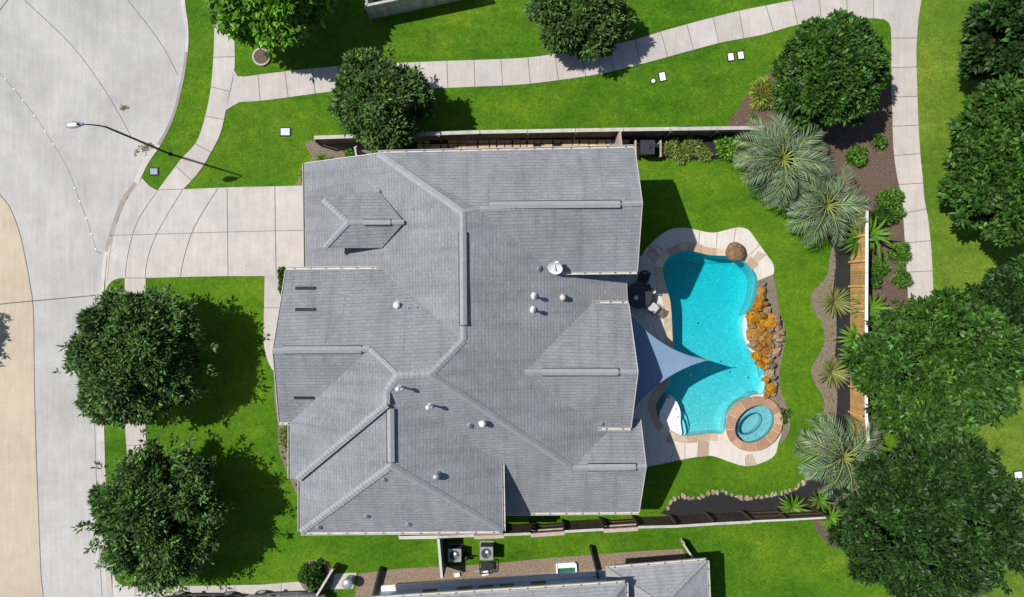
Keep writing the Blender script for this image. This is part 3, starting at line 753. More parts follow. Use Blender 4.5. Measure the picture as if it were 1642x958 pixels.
R_ = {
 'a': V(489,262,'W1'), 'a2': V(491,433,'W1'), 'b': V(606,246,'W1','N1'), 'c': V(742,341,'W1','N1','E1'), 'cs': V(743,546,'W1','E1','FN'),
 'v1': V(611,433,'FN'), 'v1e': V(613,434,'W1'), 'nw': V(769,336,'N1','NS','E1'), 'na': V(1030,326,'N1','NS'), 'ne': V(1018,237,'N1'), 'nse': V(1022,435,'NS'), 'nsv': V(885,436.5,'NS','E1'),
 'e_n': V(1004,428,'E1'), 'e_n2': V(884,428,'E1'), 'e_s': V(1007,490,'E1'), 'gv1': V(949,487,'GN','E1'), 'gw': V(841,597,'GN','GS','E1'), 'ga': V(1023,597,'GN','GS'), 'gne': V(1008,487,'GN'),
 'gse': V(1012,686,'GS'), 'gv2': V(959,686,'GS','E1'), 'e_s2': V(1003,672,'E1'), 'lw': V(918,751,'E1','S1','LN'), 'la': V(1036,749,'S1','LN'), 'lne': V(1027,671,'LN'), 'lv': V(990,676,'LN','E1'),
 'p1': V(690,601,'S1','E1','FN'), 'p2': V(638,602,'S1','FN','WF1'), 'p3': V(620,627,'S1','WF1','SWE'), 'sse': V(1025,821,'S1'), 'ssw': V(790,823,'S1'), 'sv': V(804,741,'S1','SWE'), 'svw': V(791,741,'S1'),
 'f_nw': V(458,433,'FN'), 'f_ne': V(609,432,'FN'), 'f_a': V(437,563,'FN','FS'), 'f_sw': V(447,677,'FS'), 'f_e': V(593,560,'FN','FS','WF1'), 'f_se': V(466,677.5,'FS','WF1'),
 'w_s': V(466,768,'WF1'), 'w_h': V(476,769,'WF1'), 'w_t': V(620,649,'WF1'), 'x_t': V(624,653,'WF2','SWE'), 'x_h': V(482,771,'WF2'), 'x_p': V(627,747,'WF2','SWS','SWE'), 'x_sw': V(482,854,'WF2','SWS'), 'x_se': V(806,852,'SWS','SWE'),
}
FACES = {'W1': 'a a2 v1e v1 cs c b', 'N1': 'b c nw na ne', 'NS': 'nw nsv nse na', 'E1': 'c cs p1 lw lv gv2 gw gv1 e_s e_n e_n2 nsv nw', 'FN': 'f_nw f_ne v1 cs p1 p2 f_e f_a', 'FS': 'f_a f_e f_se f_sw',
         'WF1': 'f_se f_e p2 p3 w_t w_h w_s', 'WFX': 'w_t w_h x_h x_t', 'WF2': 'x_t x_h x_sw x_p', 'SWS': 'x_p x_sw x_se', 'SWE': 'p3 sv x_se x_p x_t w_t', 'S1': 'p2 p1 lw la sse ssw svw sv p3',
         'GN': 'gw ga gne gv1', 'GS': 'gw gv2 gse ga', 'LN': 'lw la lne lv'}
house = empty('house', (0, 0, 0), 'large grey shingled house of many hips and gables in the middle of the lot', 'house')
def roof_mesh(name, R, faces, mat, parent, thick=.14):
    bm = bmesh.new(); uvl = bm.loops.layers.uv.new('UVMap')
    bv = {k: bm.verts.new(v) for k, v in R.items()}
    for f, s in faces.items():
        ks = s.split(); fc = bm.faces.new([bv[k] for k in ks]); fc.normal_update()
        nrm = fc.normal.copy()
        if nrm.z < 0: fc.normal_flip(); fc.normal_update(); nrm = fc.normal.copy()
        u = Vector((0, 0, 1)).cross(nrm).normalized(); v = nrm.cross(u)
        if nrm.z > .99: u = Vector((1, 0, 0)); v = Vector((0, 1, 0))
        for l in fc.loops: l[uvl].uv = (l.vert.co.dot(u), l.vert.co.dot(v))
    bound = [(tuple(e.verts[0].co), tuple(e.verts[1].co)) for e in bm.edges if len(e.link_faces) == 1]
    loose = [v for v in bm.verts if not v.link_faces]; bmesh.ops.delete(bm, geom=loose, context='VERTS')
    bmesh.ops.triangulate(bm, faces=bm.faces[:])
    for a, b in bound:      # eave and rake edge boards
        q = [bm.verts.new(a), bm.verts.new(b), bm.verts.new((b[0], b[1], b[2] - thick)), bm.verts.new((a[0], a[1], a[2] - thick))]
        f = bm.faces.new(q); f.material_index = 1
    me = bpy.data.meshes.new(name); bm.to_mesh(me); bm.free()
    me.materials.append(M[mat]); me.materials.append(M['trim'])
    o = bpy.data.objects.new(name, me); COL.objects.link(o); o.parent = parent
    return o
roof = roof_mesh('roof', R_, FACES, 'shingle', house)

# ridge and hip caps: folded strips of cap shingles lying on the roof
def cap(a, b, w=.30, name='ridge_cap', par=None, lift=.03, drop=.5):
    a = Vector(a); b = Vector(b); d = (b - a).normalized(); s = Vector((d.y, -d.x, 0)).normalized()
    g = MB(); n = max(2, int((b - a).length / .22))
    for k in range(n):
        p = a.lerp(b, k / n); q = a.lerp(b, (k + 1) / n); up = Vector((0, 0, lift)); up2 = Vector((0, 0, lift + .018))
        dz = Vector((0, 0, -w / 2 * drop))
        g.add([p + up2 + s * -w / 2 + dz, p + up2, p + up2 + s * w / 2 + dz, q + up + s * -w / 2 + dz, q + up, q + up + s * w / 2 + dz,
               p + up2 + s * -w / 2 + dz - Vector((0, 0, .06)), p + up2 + s * w / 2 + dz - Vector((0, 0, .06)), q + up + s * -w / 2 + dz - Vector((0, 0, .06)), q + up + s * w / 2 + dz - Vector((0, 0, .06))],
              [(0, 1, 4, 3), (1, 2, 5, 4), (6, 0, 3, 8), (2, 7, 9, 5), (0, 6, 7, 2, 1)], 0)
    return g.build(name, 'ridge_cap', par or roof)
R = R_
for a, b, w, dr in (('b','c',.34,.38),('c','nw',.30,.5),('nw','na',.26,.55),('c','cs',.30,.45),('cs','p1',.34,.38),('p1','lw',.34,.38),('lw','la',.28,.58),('gw','ga',.26,.55),('p1','p2',.32,.5),
              ('p2','p3',.34,.4),('p3','w_t',.30,.42),('w_t','w_h',.34,.36),('x_t','x_p',.28,.45),('x_p','x_sw',.34,.38),('x_p','x_se',.34,.38),('f_a','f_e',.28,.52),('f_e','p2',.22,.4)):
    cap(R[a], R[b], w, drop=dr)
def ridge_vent(A, B, pl):
    """long raised vent along a ridge with dark slots at its sides"""
    a = V(*A, *pl); b = V(*B, *pl); z = Vector((0, 0, .075)); g = MB()
    d = (b - a).normalized(); s = Vector((d.y, -d.x, 0)).normalized()
    w = .17
    g.add([a - s * w + z - Vector((0, 0, .08)), a + z, a + s * w + z - Vector((0, 0, .08)), b - s * w + z - Vector((0, 0, .08)), b + z, b + s * w + z - Vector((0, 0, .08))], [(0, 1, 4, 3), (1, 2, 5, 4)], 0)
    for k in (-1, 1): g.beam(a + s * k * (w + .015) + Vector((0, 0, -.05)), b + s * k * (w + .015) + Vector((0, 0, -.05)), .035, .10, 1)
    g.beam(b - s * w + Vector((0, 0, .02)), b + s * w + Vector((0, 0, .02)), .03, .08, 1)
    return g.build('ridge_vent', ['ridge_cap', 'black'], roof, normals=False)
ridge_vent((785,329),(995,327.5),('N1','NS')); ridge_vent((742,372),(743,522),('W1','E1')); ridge_vent((453,561.5),(580,561),('FN','FS'))
ridge_vent((626,656),(627,742),('WF2','SWE')); ridge_vent((870,597),(992,597),('GN','GS')); ridge_vent((943,750),(1020,749.5),('S1','LN'))
# roof penetrations
def vent_pipe(px, py, pl, hgt, r=.055, cap_r=.11, mat='white', off=(0, 0)):
    p = hit(px, py, pl); g = MB()
    g.lathe(p - Vector((0, 0, .12)), [(.2, .02), (.2, .10), (r * 1.6, .16), (r, .2), (r, hgt)], 12)
    o = g.build('vent_pipe', mat, roof, True)
    if cap_r:
        g = MB(); g.lathe(p + Vector((0, 0, hgt - .14)), [(cap_r * .7, 0), (cap_r, .05), (cap_r, .16), (cap_r * .5, .22), (.01, .24)], 14); g.build('cap', mat, o, True)
def mushroom(px, py, pl, rr=.17, hgt=.32, mat='trim'):
    p = hit(px, py, pl); g = MB()
    g.lathe(p - Vector((0, 0, .1)), [(rr * 1.3, 0), (rr * 1.3, .08), (rr * .8, .12), (rr * .8, hgt), (rr * 1.05, hgt + .02), (rr, hgt + .12), (rr * .5, hgt + .18), (.01, hgt + .2)], 18)
    g.build('roof_vent', mat, roof, True)
vent_pipe(643,620,'S1',.95); vent_pipe(690,649,'S1',.95); vent_pipe(855,475,'E1',.62); vent_pipe(853.5,497,'E1',.62)
mushroom(774,678,'S1',.16,.42,'white'); mushroom(902,477.5,'E1',.15,.26); mushroom(700,763,'SWE',.17,.3,'metal_grey'); mushroom(637,490,'FN',.16,.22,'white')
for px, py, pl in ((655,494,'FN'),(669,493,'FN'),(616,767,'SWS'),(588,826,'SWS'),(511,844,'SWS'),(655,839,'SWS'),(608,308,'W1'),(753,681,'S1'),(666,596,'FN'),(863,431,'E1'),(965,678,'GS')):
    vent_pipe(px, py, pl, .30, .03, 0, 'metal_grey')
for px, py, pl in ((490,463,'FN'),(490,497,'FN'),(488,637.5,'FS')):
    a = hit(px - 16, py, pl); b = hit(px + 16, py, pl); g = MB(); up = PL[pl][1]
    g.beam(a + up * .03, b + up * .03, .15, .07, 0, up=up); g.build('attic_vent', 'dark_metal', roof)
# gutters along the eaves
def gutter(A, B, par=house, w=.13):
    a = Vector(A); b = Vector(B); d = (b - a).normalized(); out = Vector((d.y, -d.x, 0))
    g = MB()
    for k, (o_, z, ww, t) in enumerate(((w / 2 + .01, -.11, w, .02), (w + .005, -.055, .025, .13), (.015, -.055, .02, .13))):
        g.beam(a + out * o_ + Vector((0, 0, z)), b + out * o_ + Vector((0, 0, z)), ww, t, 0)
    n = max(1, int((b - a).length / .95))
    for k in range(n + 1):
        p = a.lerp(b, (k + .5) / (n + 1)) + out * (w / 2) + Vector((0, 0, .003))
        g.beam(p - out * .07, p + out * .07, .035, .012, 1)
    return g.build('gutter', ['trim', 'dark_metal'], par)
for a, b in (('a','a2'),('ne','b'),('e_n','e_s'),('f_ne','f_nw'),('f_se','w_s'),('x_h','x_sw'),('x_sw','x_se'),('x_se','sv'),('ssw','sse'),('gne','gv1')):
    p, q = R[a], R[b]
    gutter(p, q)
for p, q in ((R['nse'].lerp(R['nsv'], .0), R['nsv'].lerp(R['nse'], .12)), (R['gse'], R['gv2'])): gutter(q, p)
gutter(R['f_sw'], R['f_se'])
# pale trim boards on the rakes
for a, b in (('a','b'),('ne','na'),('na','nse'),('f_nw','f_a'),('f_a','f_sw'),('gne','ga'),('ga','gse'),('lne','la'),('la','sse')):
    g = MB(); g.beam(R[a] + Vector((0, 0, .012)), R[b] + Vector((0, 0, .012)), .035, .05, 0); g.build('rake_trim', 'trim', house)
# dormer on the west slope
dm = empty('dormer'); dm.parent = house
DR = {'s': V(558,357,'DNN','DS'), 'nw': V(517,320,'DNN'), 'sw': V(520,398,'DS'), 'e': V(648,356.5,'DNN','DS','W1'), 'ne': V(607,306,'DNN','W1'), 'se': V(612,398,'DS','W1')}
DR['nw'].z = DR['sw'].z = (DR['nw'].z + DR['sw'].z) / 2
droof = roof_mesh('dormer_roof', DR, {'w': 'nw sw s', 'n': 'nw s e ne', 's': 'sw se e s'}, 'shingle', dm, .1)
cap(DR['s'], DR['e'], .22, par=dm); cap(DR['s'], DR['nw'], .26, par=dm, drop=.4); cap(DR['s'], DR['sw'], .26, par=dm, drop=.4)
a = DR['s'].lerp(DR['e'], .28); b = DR['s'].lerp(DR['e'], .76)
g = MB(); g.beam(a + Vector((0, 0, .05)), b + Vector((0, 0, .05)), .24, .05, 0); g.beam(a + Vector((0, -.14, .01)), b + Vector((0, -.14, .01)), .03, .08, 1); g.beam(a + Vector((0, .14, .01)), b + Vector((0, .14, .01)), .03, .08, 1); g.build('ridge_vent', ['ridge_cap', 'black'], dm)
g = MB()
c1 = [DR['nw'] + Vector((.3, -.3, -.1)), DR['sw'] + Vector((.3, .3, -.1)), DR['se'] + Vector((.0, .3, -.1)), DR['ne'] + Vector((0, -.3, -.1))]
g.add(c1 + [Vector((p.x, p.y, p.z - 2.2)) for p in c1], [(i, (i + 1) % 4, 4 + (i + 1) % 4, 4 + i) for i in range(4)]); g.build('dormer_wall', 'brick', dm)
pw = (c1[0] + c1[1]) / 2
g = MB(); g.box((pw.x - .02, pw.y, pw.z - .75), (.06, 1.1, .95)); wf = g.build('window', 'white', dm)
g = MB(); g.box((pw.x - .055, pw.y, pw.z - .75), (.02, .9, .75)); g.build('pane', 'glass', wf)
# walls under the eaves
def wall(loop, mat='brick', name='wall', par=house):
    """closed ring of wall panels; loop holds points with their top heights"""
    g = MB(); n = len(loop)
    vs = [(p[0], p[1], p[2]) for p in loop] + [(p[0], p[1], -.05) for p in loop]
    g.add(vs, [(i, (i + 1) % n, n + (i + 1) % n, n + i) for i in range(n)]); return g.build(name, mat, par)
def ins_(k, dx, dy, dz=-.2): p = R[k]; return (p.x + dx, p.y + dy, p.z + dz)
o_ = .4
wall([ins_('a', o_, -o_), ins_('a2', o_, -.2), ins_('v1', .3, .2, -.2), ins_('b', .6, -.9, -.2), ins_('b', 0, -o_, -.2)])
wall([ins_('b', .1, -o_), ins_('ne', -o_, -o_), ins_('na', -o_, 0, -.25), ins_('nse', -o_, o_), ins_('nsv', 0, o_), ins_('c', 0, -.5, -1.4)])
wall([ins_('f_nw', o_, -o_), ins_('f_a', o_, 0, -.25), ins_('f_sw', o_, o_), ins_('f_se', 0, o_), ins_('cs', -.5, -.5, -2.3), ins_('v1', 0, -o_)])
wall([ins_('f_se', o_, .3), ins_('w_s', o_, .3), ins_('p3', 0, 0, -2.6)])
wall([ins_('x_h', o_, 0), ins_('x_sw', o_, o_), ins_('x_se', -o_, o_), ins_('sv', -o_, 0), ins_('p3', .3, 0, -2.6)])
wall([ins_('ssw', -.2, o_), ins_('sse', -o_, o_), ins_('la', -o_, 0, -.25), ins_('lne', -o_, 0), ins_('lv', -.8, 0), ins_('lw', -1.2, .2, -1)])
wall([ins_('gse', -o_, o_), ins_('ga', -o_, 0, -.25), ins_('gne', -o_, -o_), ins_('gv1', -.5, -o_), ins_('gv2', -.5, o_)])
wall([ins_('e_n', -o_ - .3, 0), ins_('e_s', -o_ - .3, 0), ins_('gv1', -1, 0, -.9), ins_('nsv', 0, 0, -.9)])
def wbox(k, dx, dy, z, w, hgt, axis, name='window', lit=False, mat='white', pm_='glass'):
    """opening in a wall: frame with a pane; axis x = wall faces east or west"""
    p = R[k]; c = Vector((p.x + dx, p.y + dy, z))
    s = (.08, w, hgt) if axis == 'x' else (w, .08, hgt)
    g = MB(); g.box(c, s); f = g.build(name, mat, house)
    s2 = (.10, w - .2, hgt - .2) if axis == 'x' else (w - .2, .10, hgt - .2)
    g = MB(); g.box(c, s2); g.build('pane' if pm_ == 'glass' else 'panel', pm_, f)
ew = lambda k: (o_ if R[k].x < 0 else -o_)
for dy in (-1.9, -4.6): wbox('a', o_, dy, 1.15, 2.4, 2.2, 'x', 'garage_door', pm_='trim')
wbox('f_nw', o_ - .02, -2.2, 3.6, 1.4, 1.2, 'x'); wbox('f_nw', o_ - .02, -5.2, 1.5, 1.6, 1.5, 'x'); wbox('w_s', o_, 1.6, 1.5, 1.6, 1.6, 'x'); wbox('x_sw', o_, 1.5, 1.5, 1.3, 1.5, 'x')
wbox('ne', -o_, -1.8, 1.1, 1.8, 2.1, 'x', 'patio_door'); wbox('ne', -o_, -4.5, 3.4, 1.3, 1.2, 'x'); wbox('ga', -o_, .9, 1.1, 1.8, 2.1, 'x', 'patio_door'); wbox('ga', -o_, -1.3, 1.4, 1.4, 1.4, 'x')
wbox('sse', -o_, 1.6, 1.4, 1.4, 1.3, 'x'); wbox('ne', -4, -o_, 3.6, 1.2, 1.1, 'y'); wbox('ne', -9, -o_, 1.5, 1.2, 1.3, 'y'); wbox('x_sw', 4, o_, 1.5, 1.6, 1.4, 'y'); wbox('x_sw', 8, o_, 3.4, 1.2, 1.1, 'y')
# satellite dish on the roof edge
dp = hit(889, 431, 'NS')
ds = empty('satellite_dish', dp, 'white oval satellite dish with curved arm at the eave of the north wing', 'satellite dish')
nrm = Vector((-.28, -.72, .64)).normalized()
q = nrm.to_track_quat('Z', 'X').to_matrix()
g = MB(); nseg = 28; rings = 6
vs = []; fs = []
for i in range(rings + 1):
    rr = i / rings
    for k in range(nseg):
        t = 2 * math.pi * k / nseg
        vs.append(Vector((.45, 0.05, .78)) * 0 + Vector((0, 0, .48)) + q @ Vector((.44 * rr * math.cos(t), .38 * rr * math.sin(t), .09 * rr * rr - .09)))
for i in range(rings):
    for k in range(nseg): fs.append((i * nseg + k, i * nseg + (k + 1) % nseg, (i + 1) * nseg + (k + 1) % nseg, (i + 1) * nseg + k))
g.add(vs, fs); g.build('reflector', 'white', ds, True)
hd = Vector((0.06, .28, .78))
g = MB(); g.tube([Vector((.05, -.15, .38)), Vector((-.02, .1, .5)), Vector((-.0, .25, .62)), hd], .028, 8); g.build('arm', 'white', ds, True)
g = MB(); g.box(hd, (.16, .1, .1)); g.build('feed_horn', 'white', ds)
g = MB(); g.tube([(0, 0, -.15), (0, 0, .2), (0, .02, .46)], .03, 8); g.build('mast', 'metal_grey', ds)

# ================================================================== FENCES
def picket_fence(name, pts, hgt, mat, label, capmat='wood_grey', capw=.16, rail=None, postmat=None, post_step=2.4, inner=1, group=None, cat='fence', postcol=(1, 1, 1), capcol=(1, 1, 1), seed=0, cap_on=True, base=0.0, post_side=1):
    """wooden fence along ground points; inner = side (+1 left of travel) that carries posts and rails"""
    r = random.Random(seed); pts = [Vector(p[:2]) for p in pts]
    root = empty(name, (pts[0].x, pts[0].y, 0), label, cat, group)
    off = Vector((pts[0].x, pts[0].y, 0))
    gb = MB(); gr = MB(); gc = MB()
    for a, b in zip(pts, pts[1:]):
        L = (b - a).length; d = (b - a) / L; nrm = Vector((-d.y, d.x)) * inner; rz = math.atan2(d.y, d.x)
        k = 0; x = 0
        while x < L - .02:
            w = min(.145, L - x); c = a + d * (x + w / 2); kk = r.uniform(.78, 1.16)
            gb.box((c.x - off.x, c.y - off.y, base + hgt / 2), (w - .008, .022, hgt - r.uniform(0, .015)), rz, 0, (kk, kk * r.uniform(.97, 1.02), kk * r.uniform(.94, 1.04)))
            x += .145
        for z in (.3, hgt * .55, hgt - .25):
            p = a + nrm * .035; q_ = b + nrm * .035
            gr.beam((p.x - off.x, p.y - off.y, base + z), (q_.x - off.x, q_.y - off.y, base + z), .045, .09)
        if cap_on:
            n = max(1, int(L / 2.4))
            for k in range(n):
                p = a.lerp(b, k / n) + nrm * .03; q_ = a.lerp(b, (k + 1) / n - .004) + nrm * .03; kk = r.uniform(.9, 1.08)
                gc.beam((p.x - off.x, p.y - off.y, base + hgt + .02), (q_.x - off.x, q_.y - off.y, base + hgt + .02), capw, .04, 0, tuple(kk * v for v in capcol))
        n = max(1, int(round(L / post_step)))
        for k in range(n + 1):
            p = a.lerp(b, k / n) + nrm * .09 * post_side
            g = MB(); g.box((p.x - off.x, p.y - off.y, base + hgt / 2 - .02), (.09, .09, hgt - .04), rz, 0, postcol); g.build('post', postmat or mat, root)
    gb.build('board_panel', mat, root); gr.build('rail', rail or mat, root)
    if cap_on: gc.build('cap_rail', capmat, root)
    return root
FH = 1.72
def FP(l): return [P(x, y, FH) for x, y in l]
picket_fence('fence', [P(x, y, 1.5) for x, y in [(504,222),(770,213),(1000,209),(1226,206)]], 1.5, 'wood_old', 'long weathered wooden fence with pale cap board along the north side of the house', 'wood_grey', .2, inner=1, seed=1, post_step=2.3, post_side=-1)
picket_fence('fence', FP([(1389,337),(1388,540),(1388,668),(1392,720)]), FH, 'wood_gold', 'golden new wooden fence with white cap board between yard and brown mulch bed', 'white', .16, inner=1, seed=2, post_step=1.55, postcol=(1.35, 1.3, 1.3), post_side=-1)
picket_fence('fence', FP([(1228,207),(1386,333)]), FH, 'wood_old', 'slanting weathered fence hidden under the two overlapping palms', 'wood_old', .07, inner=1, seed=15, post_side=-1)
# south fence: staggered bays
bays = [(808,857.5),(851,856),(905,852.5),(968,849),(1023,845.5),(1085,844),(1145,840),(1205,837)]
picket_fence('fence', FP([(640,863),(705,862)]), FH, 'wood_pink', 'short pale boxed fence bay below the southwest eave, west of the fence corner', 'trim', .18, inner=1, seed=3)
g0 = None
sf = empty('fence', P(705, 860), 'dark brown south side fence built of stepped wooden bays', 'fence')
def bay(A, B, kind, seed):
    a = P(*A, FH); b = P(*B, FH); a.z = b.z = 0; off = sf.location; r = random.Random(seed)
    d = (b - a).normalized(); L = (b - a).length; nrm = Vector((-d.y, d.x, 0)); rz = math.atan2(d.y, d.x)
    g = MB(); x = 0
    sh = nrm * (.0 if kind == 'in' else -.09)
    hh = FH if kind != 'low' else FH - .05
    while x < L - .02:
        w = min(.145, L - x); c = a + d * (x + w / 2) + sh - off; kk = r.uniform(.7, 1.25)
        g.box((c.x, c.y, hh / 2), (w - .008, .022, hh - r.uniform(0, .02)), rz, 0, (kk, kk, kk * r.uniform(.92, 1.03))); x += .145
    o = g.build('board_panel', 'wood_dark', sf)
    if kind == 'out':
        for z in (.45, 1.1, FH - .12):
            g = MB(); g.beam(a + sh + nrm * .05 - off + Vector((0, 0, z)), b + sh + nrm * .05 - off + Vector((0, 0, z)), .07, .10, 0, (1, 1, 1)); g.build('rail', 'wood_pink' if z > 1 else 'wood_dark', sf)
    g = MB(); g.beam(a + sh - off + Vector((0, 0, FH + .02)), b + sh - off + Vector((0, 0, FH + .02)), .14 if kind == 'in' else .2, .04, 0); g.build('cap_rail', 'wood_pink' if kind == 'out' else 'wood_grey', sf)
    for p in (a, b):
        g = MB(); q = p + nrm * .1 - off; g.box((q.x, q.y, FH / 2), (.1, .1, FH), rz); g.build('post', 'wood_dark', sf)
seq = [(705,861)] + [(760, 859)] + bays
for i, (A, B) in enumerate(zip(seq, seq[1:])): bay(A, B, 'out' if i in (1, 3, 5) else 'in', 20 + i)
picket_fence('fence', FP([(1205,837),(1262,834.5),(1324,831)]), FH, 'wood_dark', 'weathered black fence stretch with thin white top beside the black bed', 'trim', .10, inner=1, seed=5)
picket_fence('fence', [P(702, 863, FH), P(707.5, 927, FH)], FH, 'wood_grey', 'short cross fence with pale top beside the two air conditioning units', 'trim', .14, inner=1, seed=6)
picket_fence('fence', [P(588.5, 10, FH), P(589, -120, FH)], FH, 'wood_grey', 'side return of the greyed fence at the top edge, running out of frame', 'wood_grey', .14, inner=1, seed=8)
picket_fence('fence', [P(588.5, 10, FH), P(625, 2.5, FH), P(760, -26, FH)], FH, 'wood_grey', 'greyed wooden fence of the northern neighbour cut by the top edge', 'wood_grey', .14, inner=1, seed=7)
picket_fence('fence', [P(568, 236, FH), P(572, 256, FH)], FH, 'wood_grey', 'tiny fence gate at the north corner of the garage under the tree', 'wood_grey', .1, inner=1, seed=9, post_step=5)
picket_fence('fence', [P(993, 212, FH), P(996, 240, FH)], FH, 'wood_pink', 'short pale fence stub beside the blue hose, end of the flagstone strip', 'wood_pink', .12, inner=1, seed=10, post_step=5)
picket_fence('fence', [P(946, 880, .5), P(961, 937, .5)], .5, 'dark_metal', 'thin dark fence panel crossing the neighbour bed beside the green window well', 'dark_metal', .1, inner=1, seed=11)
picket_fence('fence', [P(1095, 873, .8), P(1111, 897, .8)], .8, 'wood_grey', 'thin fence panel at the northeast corner of the neighbour roof', 'wood_grey', .1, inner=1, seed=12, post_step=5)
picket_fence('fence', [P(607, 914, .5), P(594, 966, .5)], .5, 'dark_metal', 'thin dark fence panel crossing the neighbour bed right of the trash can', 'dark_metal', .1, inner=1, seed=13)
picket_fence('fence', [P(533, 912, .9), P(507, 955, .9)], .9, 'wood_old', 'slanted low wooden fence right of the round shrub at the bottom edge', 'wood_grey', .12, inner=1, seed=14)
# ================================================================== STREET LAMP
lb = P(272, 247)
lamp = empty('street_lamp', lb, 'tall grey cobra head street lamp leaning over the cul-de-sac', 'street lamp')
LH = 6.9
head = P(120, 200.5, LH) - lb
top = P(176, 212, LH * .93) - lb; top.x = .0; top.y = 0
g = MB(); g.tube([(0, 0, 0), (0, 0, LH * .5), (0, 0, LH * .90)], [.07, .058, .046], 12); g.build('pole', 'dark_metal', lamp, True)
d = Vector((head.x, head.y, 0)); 
g = MB(); g.tube([(0, 0, LH * .895), d * .15 + Vector((0, 0, LH * .94)), d * .45 + Vector((0, 0, LH * .985)), d * .85 + Vector((0, 0, LH))], [.038, .034, .03, .03], 10); g.build('arm', 'dark_metal', lamp, True)
g = MB(); g.lathe((0, 0, 0), [(.13, 0), (.13, .04), (.1, .06), (.09, .2)], 14); g.build('base_plate', 'dark_metal', lamp)
dn = d.normalized(); a_ = math.atan2(dn.y, dn.x)
g = MB(); nx, ny = 10, 12; vs = []; fs = []
for i in range(nx + 1):
    t = i / nx; wd = .22 * math.sin(math.pi * min(1, .12 + .80 * t)) ** .7 * (0.55 + .45 * t); hh = .10 * math.sin(math.pi * (.1 + .8 * t))
    for k in range(ny):
        u = 2 * math.pi * k / ny
        lo = Vector((-.42 + .84 * t, wd * math.cos(u), hh * math.sin(u)))
        vs.append(Matrix.Rotation(a_, 3, 'Z') @ lo + head)
for i in range(nx):
    for k in range(ny): fs.append((i * ny + k, i * ny + (k + 1) % ny, (i + 1) * ny + (k + 1) % ny, (i + 1) * ny + k))
fs += [tuple(range(ny)), tuple(range(nx * ny, nx * ny + ny))]
g.add(vs, fs); lh = g.build('lamp_head', 'galv', lamp, True)
g = MB(); g.lathe(head - dn * .2 + Vector((0, 0, .07)), [(.06, 0), (.06, .09), (.03, .12)], 10); g.build('photocell', 'dark_metal', lh)
g = MB(); g.lathe(head + dn * .12 - Vector((0, 0, .15)), [(.05, 0), (.14, .05), (.16, .08)], 14); g.build('lens', 'white', lh)

# ================================================================== SMALL GROUND THINGS
def lid(px, py, w, l, rz, label, rnd_=False, mat='white', name='utility_lid', z=.03, group=None, hole=True):
    root = empty(name, P(px, py), label, 'utility box' , group, rz)
    g = MB()
    if rnd_: g.lathe((0, 0, .0), [(w / 2 + .06, 0), (w / 2 + .06, .02), (w / 2 + .01, .024)], 20)
    else: g.box((0, 0, .012), (w + .12, l + .12, .028))
    g.build('collar', 'black_mulch', root)
    g = MB()
    if rnd_: g.lathe((0, 0, .02), [(w / 2, 0), (w / 2, .03), (w / 2 - .03, .045)], 20)
    else: g.box((0, 0, .045), (w, l, .05)); g.box((w * .3, l * .3, .073), (.06, .04, .006)); g.box((-w * .3, l * .3, .073), (.06, .04, .006))
    g.build('cover', mat, root)
lid(1171.5, 92, .30, .40, .15, 'white rectangular utility lid in the grass, left one of the close pair')
lid(1187.5, 89.5, .30, .40, .15, 'white rectangular utility lid in the grass, right one of the close pair')
lid(1062, 123.5, .32, .46, .2, 'white rectangular utility lid beside the small round lid')
lid(1047.5, 130.5, .24, .24, 0, 'small round white utility lid in the grass', True)
lid(458, 212, .52, .40, 0, 'pale blue utility box lid in the lawn north of the driveway', mat='lid_blue')
lid(247.5, 275.5, .42, .34, 0, 'grey meter box lid in the grass tip by the kerb', mat='lid_grey')
lid(1632, 761.5, .40, .36, .1, 'white utility lid alone in the park lawn at the right edge')
# round planter ring
pr = empty('tree_ring', P(420, 92), 'round concrete ring filled with brown soil on the top left lawn', 'planter ring')
g = MB(); g.lathe((0, 0, 0), [(.50, 0), (.52, .10), (.44, .11), (.40, .04), (.40, .0)], 32); g.build('ring', 'concrete', pr, True)
g = MB(); g.lathe((0, 0, 0), [(.41, .0), (.41, .05), (.01, .07)], 28); g.build('soil', 'mulch', pr)
lp = empty('garden_light', P(427, 88, .06), 'small black garden spotlight in the round concrete ring', 'garden light')
g = MB(); g.tube([(0, 0, 0), (0, 0, .16)], .02, 8); g.build('spike', 'black', lp)
g = MB(); g.tube([(-.08, -.05, .14), (.1, .08, .2)], [.05, .07], 10); g.build('lamp_body', 'black', lp)
# studs along the street joint
jc = smooth(GL(JC), 8, False)
def nearest(px, py):
    p = Vector(G(px, py)); return min(jc, key=lambda q: (Vector(q) - p).length)
stud = None
for px, py in ((3,124),(21,144),(37.5,165),(53,186),(68,208.5),(82.5,231),(117,301),(127,325),(136,350),(143.5,375),(150,400)):
    x, y = nearest(px, py)
    if stud is None:
        g = MB(); g.lathe((0, 0, 0), [(.06, 0), (.05, .018), (.02, .028)], 14); stud = g.build('road_stud', 'white', None, True, (x, y, ZS))
        tag(stud, 'small white round stud in the dotted line on the street joint', 'road stud', 'white studs along the street joint')
    else:
        c = stud.copy(); COL.objects.link(c); c.location = (x, y, ZS)
def litter(px, py, n, spread, label, seed, z=ZS):
    r = random.Random(seed); g = MB()
    for k in range(n):
        x, y = r.gauss(0, spread), r.gauss(0, spread * .5); a = r.uniform(0, 6.28); l = r.uniform(.03, .09)
        dx, dy = math.cos(a) * l, math.sin(a) * l; zz_ = .006 + r.uniform(0, .03)
        g.add([(x - dx, y - dy, zz_), (x + dy * .4, y - dx * .4, zz_ + .012), (x + dx, y + dy, zz_ + .004), (x - dy * .4, y + dx * .4, zz_ + .008)], [(0, 1, 2, 3)])
    o = g.build('leaf_litter', 'leafbrown', None, False, P(px, py, z)); return tag(o, label, 'leaf litter')
